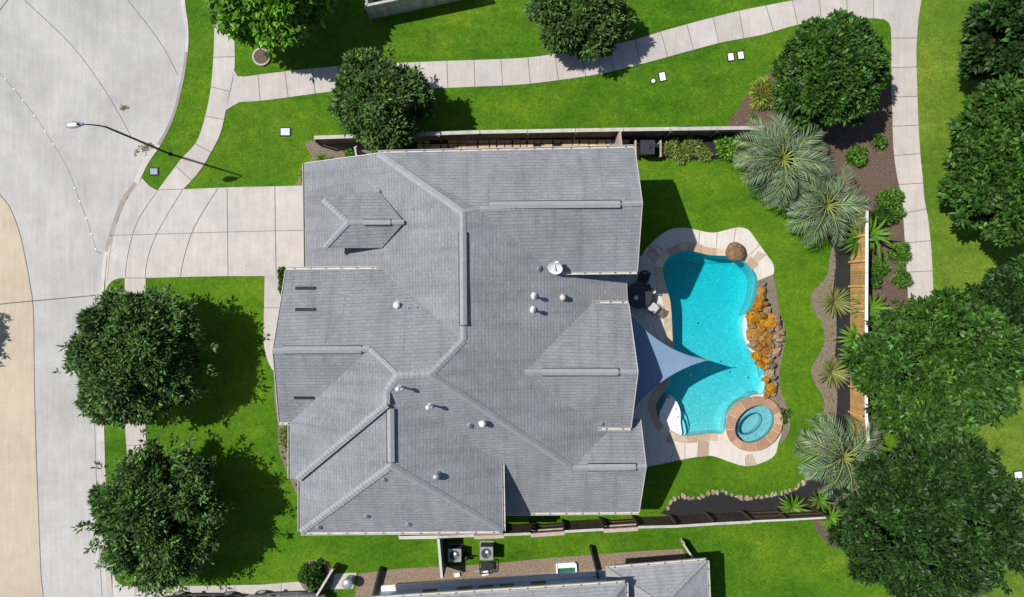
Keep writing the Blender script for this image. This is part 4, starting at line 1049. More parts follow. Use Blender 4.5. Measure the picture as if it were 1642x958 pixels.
litter(199, 173, 46, .13, 'small heap of dry brown leaves on the street', 1)
litter(236, 236, 70, .2, 'scatter of dry leaves gathered at the kerb below the lamp', 2)
litter(222, 243, 30, .22, 'thin trail of dry leaves along the gutter', 3)

# ================================================================== PATIO SET, SAIL, GRILL
pt = empty('patio_table', P(1021, 474), 'dark round patio table half under the eave', 'table')
g = MB(); g.lathe((0, 0, .70), [(.74, 0), (.76, .02), (.76, .035), (.72, .045)], 32); g.build('tabletop', 'dark_metal', pt)
g = MB(); g.lathe((0, 0, 0), [(.05, .05), (.05, .7)], 12); g.build('pedestal', 'dark_metal', pt)
for k in range(4):
    a = k * math.pi / 2 + .4; g = MB(); g.tube([(0, 0, .1), (math.cos(a) * .25, math.sin(a) * .25, .06), (math.cos(a) * .45, math.sin(a) * .45, .02)], .025, 8); g.build('leg', 'dark_metal', pt)
sf_ = empty('starfish', P(1020, 478, .745), 'white star shaped ornament lying on the patio table', 'ornament')
g = MB(); nst = 14; l = []
for k in range(nst): rr = .19 if k % 2 == 0 else .09; rr *= rnd.uniform(.8, 1.15); a = 2 * math.pi * k / nst; l.append((rr * math.cos(a), rr * math.sin(a)))
g.slab(l, 0, .025); g.build('star', 'white', sf_)
def chair(px, py, rz, label, seatmat='cushion', backmat='dark_metal'):
    c = empty('patio_chair', P(px, py), label, 'chair', None, rz)
    g = MB(); g.slab(smooth([(-.26, -.22), (.24, -.28), (.28, 0), (.24, .28), (-.26, .22)], 4), .40, .47); g.build('seat', seatmat, c)
    g = MB()
    l = [( .25 + .10 * (1 - abs(t)), t * .27) for t in (-1, -.6, -.2, .2, .6, 1)]
    for z in (.55, .66, .77, .88):
        for a, b in zip(l, l[1:]): g.beam((a[0] + (z - .5) * .25, a[1], z), (b[0] + (z - .5) * .25, b[1], z), .02, .07)
    for t in l: g.beam((t[0], t[1], .45), (t[0] + .11, t[1], .93), .03, .03, up=(1, 0, 0))
    g.build('backrest', backmat, c)
    for s in (-1, 1):
        g = MB(); g.tube([(-.2, s * .25, .45), (-.2, s * .29, .64), (.28, s * .29, .66)], .02, 8); g.build('armrest', 'dark_metal', c)
        for x in (-.22, .24): g = MB(); g.tube([(x, s * .24, .44), (x * 1.1, s * .26, 0)], .018, 8); g.build('leg', 'dark_metal', c)
chair(1044, 494, -.75, 'patio chair with pale cushion standing at the edge of the sunlit stone')
chair(1034, 466, .3, 'patio chair with white slatted back tucked at the table', 'dark_metal', 'white')
chair(1029, 447, 1.25, 'all black patio chair at the north side of the table', 'black', 'black')
# shade sail
SA, SB, SCn = P(1014, 508, 2.75), P(1133.5, 578, 2.95), P(1012, 660, 2.75)
sail = empty('shade_sail', (SA + SB + SCn) / 3, 'triangular blue grey shade sail stretched from the house over the pool', 'shade sail')
off = sail.location.copy(); g = MB(); N = 22; vs = []; idx = {}
def bez(a, b, t, sag):
    ctr = (SA + SB + SCn) / 3; m = (a + b) / 2; dirn = (ctr - m); dirn.z = 0; dirn.normalize()
    return a.lerp(b, t) + dirn * sag * 4 * t * (1 - t)
for i in range(N + 1):
    for j in range(N + 1 - i):
        u, v = i / N, j / N; w = 1 - u - v        # u->SB, v->SC, w->SA
        p = SA * w + SB * u + SCn * v
        ctr = (SA + SB + SCn) / 3
        for (a, b, s) in ((w, u, .42), (u, v, .42), (v, w, .12)):
            o3 = 1 - a - b
            e = 4 * a * b * (1 - o3) 
            A_, B_ = {(w, u): (SA, SB)}.get((a, b), (None, None)) if False else ((SA, SB) if s == .42 and (a, b) == (w, u) else (None, None))
        for (a, b, Pa, Pb, s) in ((w, u, SA, SB, .42), (u, v, SB, SCn, .42), (v, w, SCn, SA, .15)):
            m = (Pa + Pb) / 2; dn_ = ctr - m; dn_.z = 0; dn_.normalize(); o3 = max(0, 1 - a - b)
            p = p + dn_ * s * 4 * a * b * (1 - o3) ** 2
        p.z -= .12 * 27 * u * v * w * .6
        idx[i, j] = len(vs); vs.append(p - off)
fs = []
for i in range(N):
    for j in range(N - i):
        fs.append((idx[i, j], idx[i + 1, j], idx[i, j + 1]))
        if j < N - i - 1: fs.append((idx[i + 1, j], idx[i + 1, j + 1], idx[i, j + 1]))
g.add(vs, fs); cl = g.build('fabric', 'sail', sail, True)
for ks in ([idx[i, 0] for i in range(N + 1)], [idx[N - j, j] for j in range(N + 1)], [idx[0, j] for j in range(N + 1)]):
    g = MB(); g.tube([Vector(vs[k]) + Vector((0, 0, .006)) for k in ks], .018, 6); g.build('hem', 'sail', sail)
for c in (SA, SB, SCn):
    d = (c - (SA + SB + SCn) / 3).normalized(); g = MB(); g.tube([c - off, c + d * .22 - off], .02, 6); g.build('corner_ring', 'galv', sail)
po = P(1133.5, 578, 2.95) + Vector((.2, 0, 0)); po = Vector((po.x - .28, po.y, 0))
post = empty('sail_post', (po.x, po.y, -1.45), 'slim steel post holding the free corner of the shade sail in the pool', 'post')
g = MB(); g.tube([(0, 0, 0), (0, 0, 4.33)], .035, 10); g.build('shaft', 'galv', post, True)
g = MB(); g.lathe((0, 0, 0), [(.14, 0), (.14, .03), (.05, .05)], 14); g.build('foot', 'galv', post)
# grill / equipment in the north corner
gr = empty('equipment_cabinet', P(1032, 243), 'black metal cabinet with round knob on its lid beside the north bed', 'cabinet')
g = MB(); g.add([(-.30, -.30, .1), (.36, -.30, .1), (.36, .34, .1), (-.30, .34, .1), (-.34, -.36, 1.0), (.40, -.36, 1.0), (.40, .38, 1.0), (-.34, .38, 1.0)], [(0, 1, 2, 3), (4, 5, 6, 7), (0, 1, 5, 4), (1, 2, 6, 5), (2, 3, 7, 6), (3, 0, 4, 7)]); g.build('body', 'dark_metal', gr)
g = MB(); g.box((.03, .01, 1.03), (.80, .78, .05)); gl_ = g.build('lid', 'dark_metal', gr); g = MB(); g.lathe((.12, .0, 1.05), [(.09, 0), (.09, .06), (.05, .08)], 14); g.build('knob', 'black', gl_)
for x in (-.25, .3):
    for y in (-.25, .28): g = MB(); g.box((x, y, .05), (.07, .07, .1)); g.build('foot', 'dark_metal', gr)
for px, lab in ((1016.5, 'low wooden rail post frame left of the black cabinet'), (1056, 'low wooden rail post frame right of the black cabinet')):
    o = empty('wood_frame', P(px, 241), lab, 'wood frame')
    for y in (-.42, .36): g = MB(); g.box((0, y, .25), (.09, .09, .5)); g.build('post', 'wood_pink', o)
    g = MB(); g.box((0, -.03, .53), (.10, .95, .05)); g.build('rail', 'wood_pink', o)
bh = empty('hose_cart', P(983, 231), 'bright blue coiled hose on the flagstones by the fence', 'garden hose')
g = MB()
for k in range(4):
    rr = .16 + .03 * (k % 2); g.tube([(rr * math.cos(t * .3) + .04 * k - .05, rr * .8 * math.sin(t * .3), .03 + .035 * k) for t in range(22)], .022, 6)
g.build('coil', 'blue_plastic', bh, True)
g = MB(); g.tube([(.1, .0, .15), (.35, .1, .1), (.5, .25, .05)], .02, 6); g.build('hose_end', 'blue_plastic', bh, True)

# ================================================================== NEIGHBOUR HOUSE
nb = empty('neighbour_house', P(870, 1000), 'grey roofed neighbour house with white wall cut by the bottom edge', 'house')
nbo = nb.location.copy()
def npart(o): o.matrix_parent_inverse = Matrix.Translation(-nbo); return o
h1, h2 = 3.7, 2.3
NR = {'a': P(545, 965, h1), 'b': P(1003, 936, h1), 'c': P(1006, 1080, h1), 'd': P(590, 1110, h1), 'r1': P(700, 1035, h1 + 1.9), 'r2': P(935, 1020, h1 + 1.9)}
npart(roof_mesh('roof', NR, {'n': 'a b r2 r1', 'e': 'b c r2', 's': 'c d r1 r2', 'w': 'd a r1'}, 'shingle_pale', nb))
NR2 = {'a': P(972, 913, h2), 'b': P(1133, 900, h2), 'c': P(1141, 1085, h2), 'd': P(972, 1085, h2), 'r1': P(1062, 972, h2 + 1.5), 'r2': P(1065, 1040, h2 + 1.5), 'wl': P(985, 978, h2 + .3)}
npart(roof_mesh('roof', NR2, {'n': 'a b r1', 'e': 'b c r2 r1', 's': 'c d r2', 'w': 'd a r1 r2'}, 'shingle_pale', nb))
for A, B in ((NR['a'], NR['b']), (NR2['a'], NR2['b']), (NR2['b'], NR2['c']), (NR['b'], NR['c'])):
    npart(gutter(B, A, nb))
for (A, B, w) in ((NR2['b'], NR2['r1'], .26), (NR2['a'], NR2['r1'], .24), (NR['b'], NR['r2'], .28), (NR['r1'], NR['r2'], .26)):
    npart(cap(A, B, w, par=nb, drop=.4))
w0 = [P(612, 947), P(974, 921.5), P(974, 1006), P(626, 1032)]
g = MB(); g.add([(p.x, p.y, 3.66) for p in w0] + [(p.x, p.y, -.05) for p in w0], [(i, (i + 1) % 4, 4 + (i + 1) % 4, 4 + i) for i in range(4)]); npart(g.build('wall', 'siding', nb))
g = MB(); d = (w0[1] - w0[0]).normalized(); nn = Vector((-d.y, d.x, 0)); g.beam(w0[0] + nn * .16 + Vector((0, 0, .06)), w0[1] + nn * .16 + Vector((0, 0, .06)), .32, .16); npart(g.build('base_ledge', 'white', nb))
w1 = [P(985, 905), P(1107, 894), P(1117, 1060), P(985, 1060)]
g = MB(); g.add([(p.x, p.y, 2.25) for p in w1] + [(p.x, p.y, -.05) for p in w1], [(i, (i + 1) % 4, 4 + (i + 1) % 4, 4 + i) for i in range(4)]); npart(g.build('wall', 'dark_brick', nb))
for px in (694, 750, 785, 819, 870):
    t = (px - 612) / (979 - 612) * .985; c = w0[0].lerp(w0[1], t); rz = math.atan2(d.y, d.x)
    g = MB(); g.box(c + nn * .02 + Vector((0, 0, 1.15)), (.98, .08, 1.5), rz); f = npart(g.build('window', 'siding', nb))
    g = MB(); g.box(c + nn * .05 + Vector((0, 0, 1.15)), (.84, .06, 1.36), rz); o = g.build('pane', 'glass', f)
# cars on the neighbour's drive, cut by the bottom edge
def car(px, py, label, rz, paint):
    root = empty('parked_car', P(px, py), label, 'car', 'cars parked on the neighbour drive', rz)
    def loft(st, n=16, e=3.2):
        g = MB(); vs = []; fs = []
        for x, w, z0, z1 in st:
            for k in range(n):
                t = 2 * math.pi * (k + .5) / n; c, q = math.cos(t), math.sin(t)
                vs.append((x, w * math.copysign(abs(c) ** (2 / e), c), (z0 + z1) / 2 + (z1 - z0) / 2 * math.copysign(abs(q) ** (2 / e), q)))
        for i in range(len(st) - 1):
            for k in range(n): fs.append((i * n + k, i * n + (k + 1) % n, (i + 1) * n + (k + 1) % n, (i + 1) * n + k))
        fs += [tuple(range(n)), tuple(range((len(st) - 1) * n, len(st) * n))]
        return g.add(vs, fs)
    body = loft([(-2.32, .72, .38, .72), (-2.2, .84, .25, .86), (-1.6, .90, .22, .93), (-.5, .91, .2, .95), (.8, .91, .2, .95), (1.5, .90, .22, .90), (2.15, .84, .25, .78), (2.32, .70, .36, .66)]).build('body', paint, root, True)
    loft([(-1.9, .62, .85, .95), (-1.3, .70, .85, 1.38), (-.6, .72, .85, 1.44), (.3, .71, .85, 1.42), (1.15, .66, .85, .95)]).build('cabin_glass', 'glass', root, True)
    loft([(-1.3, .60, 1.33, 1.415), (-.6, .62, 1.38, 1.475), (.3, .58, 1.35, 1.45)]).build('roof', paint, root, True)
    for x in (-1.42, 1.42):
        for y in (-.80, .80):
            g = MB(); g.tube([(x, y - .11, .33), (x, y + .11, .33)], .33, 20); w = g.build('wheel', 'black', root, True)
            g = MB(); g.tube([(x, y - .118, .33), (x, y + .118, .33)], .21, 16); g.build('rim', 'galv', w)
    for y in (-.62, .62):
        g = MB(); g.box((2.2, y, .66), (.2, .34, .13)); g.build('headlight', 'white', root)
        g = MB(); g.box((-2.2, y, .72), (.18, .32, .12)); g.build('taillight', 'leafbrown', root)
    for y in (-1.0, 1.0):
        g = MB(); g.box((.75, y, .98), (.14, .2, .13)); g.build('mirror', paint, root)
    for x in (-.45, .6):
        for y in (-.915, .915):
            g = MB(); g.box((x - .3, y, .82), (.16, .02, .025)); g.build('door_handle', 'galv', body)
M['paint_dark'] = pm('paint_dark', (.030, .034, .038), (.036, .040, .045), 1, .22, 0, metal=.3)
M['paint_grey'] = pm('paint_grey', (.20, .215, .23), (.22, .235, .25), 1, .25, 0, metal=.4)
car(331, 973, 'dark grey car cut by the bottom edge, nearer the street', math.pi, 'paint_dark')
car(463, 970, 'silver grey car cut by the bottom edge, nearer the round shrub', math.pi + .03, 'paint_grey')
# white pad with trash can
flat('concrete_pad', [(537,920),(556,919),(572,918.5),(566,944),(530,945)], .03, 'concrete', 0)
tc = empty('trash_can', P(562, 928), 'round galvanised trash can on the concrete pad by the bottom bed', 'trash can')
g = MB(); g.lathe((0, 0, .03), [(.22, 0), (.25, .03), (.28, .7), (.3, .72)], 20); g.build('bin', 'galv', tc, True)
g = MB(); g.lathe((0, 0, .75), [(.31, 0), (.30, .04), (.12, .10), (.01, .11)], 20); g.build('lid', 'galv', tc, True)
# air conditioners
def ac(px, py, hgt, label):
    p = P(px, py, hgt); p.z = 0
    o = empty('air_conditioner', p, label, 'air conditioner')
    g = MB(); g.box((0, 0, .05), (.8, .8, .1)); g.build('pad', 'metal_grey', o)
    g = MB(); g.box((0, 0, hgt / 2 + .05), (.66, .66, hgt - .12))
    for k in range(7): g.box((0, 0, .16 + k * (hgt - .25) / 7), (.685, .685, .03))
    g.build('cabinet', 'dark_metal', o)
    g = MB(); n = 28; sq = []; ci = []
    for k in range(n):
        t = 2 * math.pi * (k + .5) / n; m = .37 / max(abs(math.cos(t)), abs(math.sin(t))); sq.append((m * math.cos(t), m * math.sin(t))); ci.append((.29 * math.cos(t), .29 * math.sin(t)))
    g.slab(sq, hgt - .08, hgt, [ci]); g.build('top_panel', 'galv', o)
    g = MB(); 
    for k in range(5):
        rr = .06 + .055 * k; c = [(rr * math.cos(2 * math.pi * q / 24), rr * math.sin(2 * math.pi * q / 24), hgt - .015) for q in range(25)]; g.tube(c, .007, 5)
    for k in range(8): a = k * math.pi / 4; g.tube([(.04 * math.cos(a), .04 * math.sin(a), hgt - .02), (.30 * math.cos(a), .30 * math.sin(a), hgt - .02)], .007, 5)
    g.build('grille', 'metal_grey', o)
    fan = MB()
    for k in range(4):
        a = k * math.pi / 2 + .3; c, s = math.cos(a), math.sin(a)
        fan.add([(.05 * c - .03 * s, .05 * s + .03 * c, hgt - .16), (.27 * c - .12 * s, .27 * s + .12 * c, hgt - .2), (.27 * c + .1 * s, .27 * s - .1 * c, hgt - .14), (.05 * c + .03 * s, .05 * s - .03 * c, hgt - .12)], [(0, 1, 2, 3)])
    fan.build('fan', 'galv', o)
    g = MB(); g.lathe((.03, .08, hgt - .03), [(.09, 0), (.09, .02), (.05, .045)], 16); g.build('hub', 'white', o)
ac(729, 891, .85, 'square air conditioning unit nearer the cross fence'); ac(780, 888, .95, 'square air conditioning unit farther from the cross fence, with side bracket')
pc = empty('pool_pump', P(748, 891), 'small dark cylinder pump between the two air conditioners', 'pump')
g = MB(); g.lathe((0, 0, .0), [(.16, 0), (.16, .42), (.12, .5), (.05, .55)], 16); g.build('tank', 'dark_metal', pc, True)
g = MB(); g.tube([(.1, 0, .3), (.3, .05, .25), (.55, .0, .2)], .035, 8); g.build('pipe', 'black', pc)
bx = empty('bracket_frame', P(781, 903), 'dark metal stand frame south of the farther air conditioner', 'frame')
g = MB(); l = [(-.42, .1, .35), (.45, .25, .35), (.38, -.42, .35), (-.38, -.5, .35), (-.42, .1, .35)]
for a, b in zip(l, l[1:]): g.beam(a, b, .04, .04)
g.build('top_frame', 'dark_metal', bx)
g = MB(); g.box((0, -.1, .3), (.7, .45, .03)); g.build('shelf', 'black', bx)
for a in l[:4]: g = MB(); g.box((a[0], a[1], .17), (.04, .04, .34)); g.build('leg', 'dark_metal', bx)
for px, py, s, lab in ((733,920.5,.22,'small white valve box nearer the cross fence'),(778,917.5,.26,'white valve box below the metal stand frame'),(765,914,.18,'low grey valve cap between the two white valve boxes')):
    o = empty('valve_box', P(px, py), lab, 'valve box')
    g = MB(); g.box((0, 0, .09), (s * 1.5, s, .18), .2); g.build('box', 'white' if 'white valve' in lab[:18] or 'small white' in lab else 'galv', o)
    g = MB(); g.tube([(s * .8, 0, .08), (s * 1.4, .06, .1), (s * 1.6, .06, .02)], .02, 6); g.build('pipe', 'metal_grey', o)
ww = empty('window_well', P(908, 911), 'white framed window well with green glass in the neighbour bed', 'window well')
g = MB(); 
for (c, s_) in (((-.55, 0, .1), (.09, .62, .22)), ((.55, 0, .1), (.09, .62, .22)), ((0, .32, .1), (1.01, .09, .22)), ((0, -.32, .1), (1.01, .09, .22)), ((0, .16, .13), (1.01, .2, .06))): g.box(c, s_, .06)
g.build('frame', 'white', ww); g = MB(); g.box((0, 0, .06), (1.05, .6, .03), .06); g.build('glass', 'green_glass', ww)
#PLANTS
# ================================================================== PLANTS
def leaf_mesh(name, base, d, L, Wd, col, mat, parent, curl=.12, roll=None):
    """one bent quad per leaf: arrays of base points, directions, lengths, widths, colours"""
    n = len(base); rs = np.random.RandomState(n % 9973)
    d = d / np.maximum(1e-6, np.linalg.norm(d, axis=1, keepdims=True))
    up = np.tile([0, 0, 1.0], (n, 1)) + rs.normal(0, .45, (n, 3)) if roll is None else roll
    s = np.cross(d, up); s /= np.maximum(1e-6, np.linalg.norm(s, axis=1, keepdims=True))
    nn = np.cross(s, d)
    L = L[:, None]; Wd = Wd[:, None]
    v = np.empty((n, 4, 3))
    v[:, 0] = base; v[:, 2] = base + d * L - nn * L * curl
    v[:, 1] = base + d * L * .45 + s * Wd / 2 + nn * L * curl * .4
    v[:, 3] = base + d * L * .45 - s * Wd / 2 + nn * L * curl * .4
    me = bpy.data.meshes.new(name)
    me.vertices.add(n * 4); me.vertices.foreach_set('co', v.reshape(-1))
    me.loops.add(n * 4); me.loops.foreach_set('vertex_index', np.arange(n * 4, dtype=np.int32))
    me.polygons.add(n); me.polygons.foreach_set('loop_start', np.arange(0, n * 4, 4, dtype=np.int32))
    me.materials.append(M[mat])
    ca = me.color_attributes.new('Col', 'FLOAT_COLOR', 'CORNER')
    c4 = np.ones((n, 4, 4)); c4[:, :, :3] = col[:, None, :]
    ca.data.foreach_set('color', c4.reshape(-1))
    me.update(calc_edges=True); me.validate()
    o = bpy.data.objects.new(name, me); COL.objects.link(o); o.parent = parent
    return o
def leaf_cols(rs, n, var=.3, hue=.12):
    k = np.exp(rs.normal(0, var, n))[:, None]; h = rs.normal(0, hue, n)[:, None]
    return np.clip(k * np.concatenate([1 + h * 1.6, 1 + h * .3, 1 - h], 1), .15, 3.5)
def clumps_to_leaves(rs, c, dirs, nl, L, Wd, spread, tone):
    N = len(c)
    b = np.repeat(c, nl, 0); dd = np.repeat(dirs, nl, 0)
    q = rs.normal(0, 1, (N * nl, 3)); q /= np.linalg.norm(q, axis=1, keepdims=True)
    d = dd * (1 - spread) + q * spread * 1.25
    b = b + q * L * .18
    ll = L * rs.uniform(.65, 1.2, N * nl); ww = Wd * rs.uniform(.75, 1.2, N * nl)
    col = leaf_cols(rs, N * nl, .22, .08) * np.repeat(np.exp(rs.normal(0, tone, N))[:, None], nl, 0)
    return b, d, ll, ww, col

def tree(name, label, px, py, hc, rx, ry, rz, mat, seed, group=None, nlobe=46, lobe=(.15, .30), dens=1.0, L=.34, Wd=.125, nl=7, stray=22, cat='tree', spread=.55, ragged=.0, grp_cat=None, extra=()):
    """crown centre at photo pixel (px, py) and height hc; rx, ry in photo pixels, rz in metres"""
    rs = np.random.RandomState(seed); r = random.Random(seed)
    c = P(px, py, hc); f = S * (H - hc) / H; RX, RY, RZ = rx * f, ry * f, rz
    root = empty(name, (c.x, c.y, 0), label, cat, group)
    C = np.array([0, 0, hc]); Rm = np.array([RX, RY, RZ])
    lobes = []; ph = rs.uniform(0, 6.28, 3)
    for k in range(nlobe):
        z = 1 - 1.75 * (k + .5) / nlobe; t = k * 2.399 + rs.uniform(-.35, .35); q = math.sqrt(max(0, 1 - z * z))
        rr = rs.uniform(*lobe); dist = (1 - rr) * rs.uniform(.84, 1.14) * (1 + q * (.08 * math.sin(2 * t + ph[0]) + .06 * math.sin(3 * t + ph[1]) + .05 * math.sin(5 * t + ph[2])))
        lobes.append((np.array([q * math.cos(t), q * math.sin(t), z]) * dist, rr))
    for ex in extra: lobes.append((np.array(ex[:3]), ex[3]))
    lobes.append((np.array([0, 0, -.1]), .52))
    pts = []; nrm = []
    Rmean = (RX * RY * RZ) ** (1 / 3)
    for k, (lc, rr) in enumerate(lobes):
        m = int(330 * dens * (rr * Rmean) ** 2 / (L / .34) ** 1.3)
        u = rs.normal(0, 1, (m, 3)); u /= np.linalg.norm(u, axis=1, keepdims=True)
        rad = rr * (1 - rs.uniform(0, 1, m) ** 2.2 * .45)
        p = lc + u * rad[:, None]
        ok = np.ones(m, bool)
        for j, (l2, r2) in enumerate(lobes):
            if j != k: ok &= np.linalg.norm(p - l2, axis=1) > r2 * .74
        out = p / np.maximum(1e-6, np.linalg.norm(p, axis=1, keepdims=True))
        pts.append(p[ok]); nrm.append((u * .6 + out * .6 + np.array([0, 0, .35]))[ok])
    # twigs poking out of the outline
    for k in range(stray):
        t = rs.uniform(0, 6.28); z = rs.uniform(-.35, .55); q = math.sqrt(1 - z * z); d0 = np.array([q * math.cos(t), q * math.sin(t), z])
        ln = rs.uniform(.98, 1.10 + ragged)
        for i in range(6):
            p = d0 * (.8 + (ln - .8) * i / 5) + rs.normal(0, .022, 3); pts.append(p[None]); nrm.append((d0 + rs.normal(0, .4, 3))[None])
    pts = np.concatenate(pts) * Rm + C; nrm = np.concatenate(nrm); nrm /= np.linalg.norm(nrm, axis=1, keepdims=True)
    pts = pts[pts[:, 2] > .25] if hc - rz < .3 else pts
    nrm = nrm[:len(pts)]
    b, d, ll, ww, col = clumps_to_leaves(rs, pts, nrm, nl, L, Wd, spread, .36)
    leaf_mesh('crown', b, d, ll, ww, col, mat, root)
    # trunk and limbs
    g = MB(); tr = max(.09, .045 * RX + .04); fork = max(.5, hc - rz * .75)
    g.tube([(0, 0, -.05), (.02, .01, .25), (.03, -.02, fork * .6), (0, 0, fork), (.02, .02, hc)], [tr * 1.5, tr * 1.05, tr * .9, tr * .8, tr * .35], 10); g.build('trunk', 'bark', root, True)
    for k in range(8):
        lc = lobes[(k * 3 + 2) % nlobe][0] * Rm + C; s0 = Vector((0, 0, fork * r.uniform(.8, 1.0))); e = Vector(lc) ; m = s0.lerp(e, .5) + Vector((0, 0, .15))
        g = MB(); g.tube([s0, m, e], [tr * .5, tr * .34, tr * .1], 7); g.build('limb', 'bark', root, True)
    return root

OAK = dict(L=.32, Wd=.105, nl=7)
tree('oak_tree', 'bright green leafy tree in the top left corner beside the concrete ring', 432, -8, 3.3, 86, 80, 2.2, 'leaf_bright', 1, L=.46, Wd=.24, nl=6, spread=.65, stray=30, ragged=.06)
tree('oak_tree', 'round dark tree straddling the north fence and the curved walk', 611, 163, 2.6, 74, 76, 2.0, 'leaf_oak', 2, **OAK)
tree('oak_tree', 'round dark tree at the top edge shading the curved walk', 928, 22, 1.9, 76, 66, 1.6, 'leaf_oak', 3, **OAK)
tree('oak_tree', 'dense round green tree in the brown mulch bed at the corner of the two walks', 1331, 117, 2.4, 83, 85, 2.1, 'leaf_mid', 4, L=.30, Wd=.13, nl=7, lobe=(.14, .24), nlobe=80)
tree('oak_tree', 'dark spreading tree in the upper right corner, cut by the top edge', 1626, 62, 3.2, 62, 88, 2.4, 'leaf_dark', 5, L=.42, Wd=.19, nl=6, nlobe=44, lobe=(.15, .28), stray=34)
tree('oak_tree', 'large leafy tree on the right edge beside the park lawn, below the corner one', 1612, 262, 3.2, 86, 120, 2.6, 'leaf_mid', 6, L=.40, Wd=.18, nl=6, nlobe=60, lobe=(.12, .24), stray=34)
tree('oak_tree', 'dark tree on the right edge partly behind the wide green crown', 1624, 484, 2.4, 58, 62, 1.9, 'leaf_dark', 7, L=.36, Wd=.15)
tree('oak_tree', 'wide mid green tree spreading over the end of the right walk', 1509, 586, 3.4, 132, 108, 2.6, 'leaf_mid', 8, L=.38, Wd=.155, nl=7, nlobe=80, lobe=(.11, .22), stray=40)
tree('oak_tree', 'biggest darkest round tree in the lower right corner', 1494, 832, 3.5, 136, 129, 3.0, 'leaf_dark', 9, L=.36, Wd=.15, nl=7, nlobe=90, lobe=(.10, .20), stray=40)
tree('oak_tree', 'spreading oak over the pavement west of the house, upper of the pair', 223, 572, 2.9, 98, 99, 2.2, 'leaf_oak', 10, extra=((-.86, -.72, -.1, .17), (-1.0, -.06, 0, .14), (-.62, -.92, -.1, .16), (-.45, .86, 0, .15), (.72, -.55, -.1, .16)), stray=60, ragged=.12, **OAK)
tree('oak_tree', 'spreading oak over the pavement in the front lawn, lower of the pair', 256, 828, 2.9, 95, 106, 2.2, 'leaf_oak', 11, extra=((-.92, .26, 0, .18), (-1.06, .34, 0, .10), (-.2, -1.0, -.1, .14), (.1, -1.04, -.1, .10), (-.12, .98, 0, .12)), stray=60, ragged=.16, **OAK)
tree('oak_tree', 'tree left of the frame whose shadow tips fall on the beige street', -214, 522, 3.2, 66, 60, 1.9, 'leaf_oak', 12, stray=40, ragged=.15, **OAK)

def palm(label, px, py, hc, rpx, seed, nf=26, group=None):
    rs = np.random.RandomState(seed); c = P(px, py, hc); root = empty('palm_tree', (c.x, c.y, 0), label, 'palm tree', group)
    RL = rpx * S * (H - hc) / H * 1.12
    g = MB(); g.tube([(0, 0, -.05), (0, 0, .3), (.02, .02, hc * .6), (0, 0, hc)], [.26, .2, .17, .16], 12); g.build('trunk', 'bark', root, True)
    for k in range(nf):
        t = k * 2.39996 + rs.uniform(-.15, .15); el = 1.15 - 1.15 * (k / nf) + rs.uniform(-.1, .1)   # start elevation, inner fronds steeper
        Lf = RL * rs.uniform(.85, 1.1); n = 24
        p = np.zeros((n, 3)); a = el; pos = np.array([.08 * math.cos(t), .08 * math.sin(t), hc])
        tw = rs.uniform(-.25, .25)
        for i in range(n):
            p[i] = pos; tt = t + tw * i / n
            pos = pos + np.array([math.cos(a) * math.cos(tt), math.cos(a) * math.sin(tt), math.sin(a)]) * Lf / n * 1.12; a -= 2.0 / n
        tan = np.gradient(p, axis=0); tan /= np.linalg.norm(tan, axis=1, keepdims=True)
        side = np.cross(tan, [0, 0, 1.0]); side /= np.linalg.norm(side, axis=1, keepdims=True); up = np.cross(side, tan)
        i = np.arange(4, n); base = []; dirs = []; LL = []; roll = []
        for sgn_ in (-1, 1):
            for h in (0,):
                fi = i + h; lo = np.minimum(fi.astype(int), n - 2); fr = (fi - lo)[:, None]
                b = p[lo] * (1 - fr) + p[np.minimum(lo + 1, n - 1)] * fr
                q = (fi / n)
                d = tan[lo] * (.7 + .7 * q[:, None]) + sgn_ * side[lo] * .95 + up[lo] * rs.uniform(.15, .5, (len(i), 1)) + rs.normal(0, .08, (len(i), 3))
                base.append(b); dirs.append(d); LL.append(.36 * RL * np.sin(np.pi * np.clip(.18 + .78 * q, 0, 1)) ** .6 * rs.uniform(.85, 1.1, len(i)))
                roll.append(up[lo])
        base = np.concatenate(base); dirs = np.concatenate(dirs); LL = np.concatenate(LL); roll = np.concatenate(roll)
        col = leaf_cols(rs, len(base), .24, .05) * (1.12 if k < nf * .6 else .85)
        if k >= nf - 3: col = col * np.array([1.5, .85, .75])
        o = leaf_mesh('frond', base, dirs, LL, np.full(len(base), .040 * RL / 2.4 + .012), col, 'leaf_palm', root, .10, roll)
        g = MB(); g.tube([tuple(x) for x in p[::3]], list(np.linspace(.034, .008, len(p[::3]))), 5, 0, (2.2, 1.75, .8)); g.build('rachis', 'leaf_palm', o, True)
    return root
palm('large silver green feather palm with radiating pale stalks, northernmost of the three', 1255, 256, 2.0, 68, 21, 26)
palm('silver green palm overlapping the large one, beside the golden fence', 1326, 330, 1.5, 60, 22, 25)
palm('silver green palm at the southeast corner of the yard', 1352, 733, 1.9, 66, 23, 25)

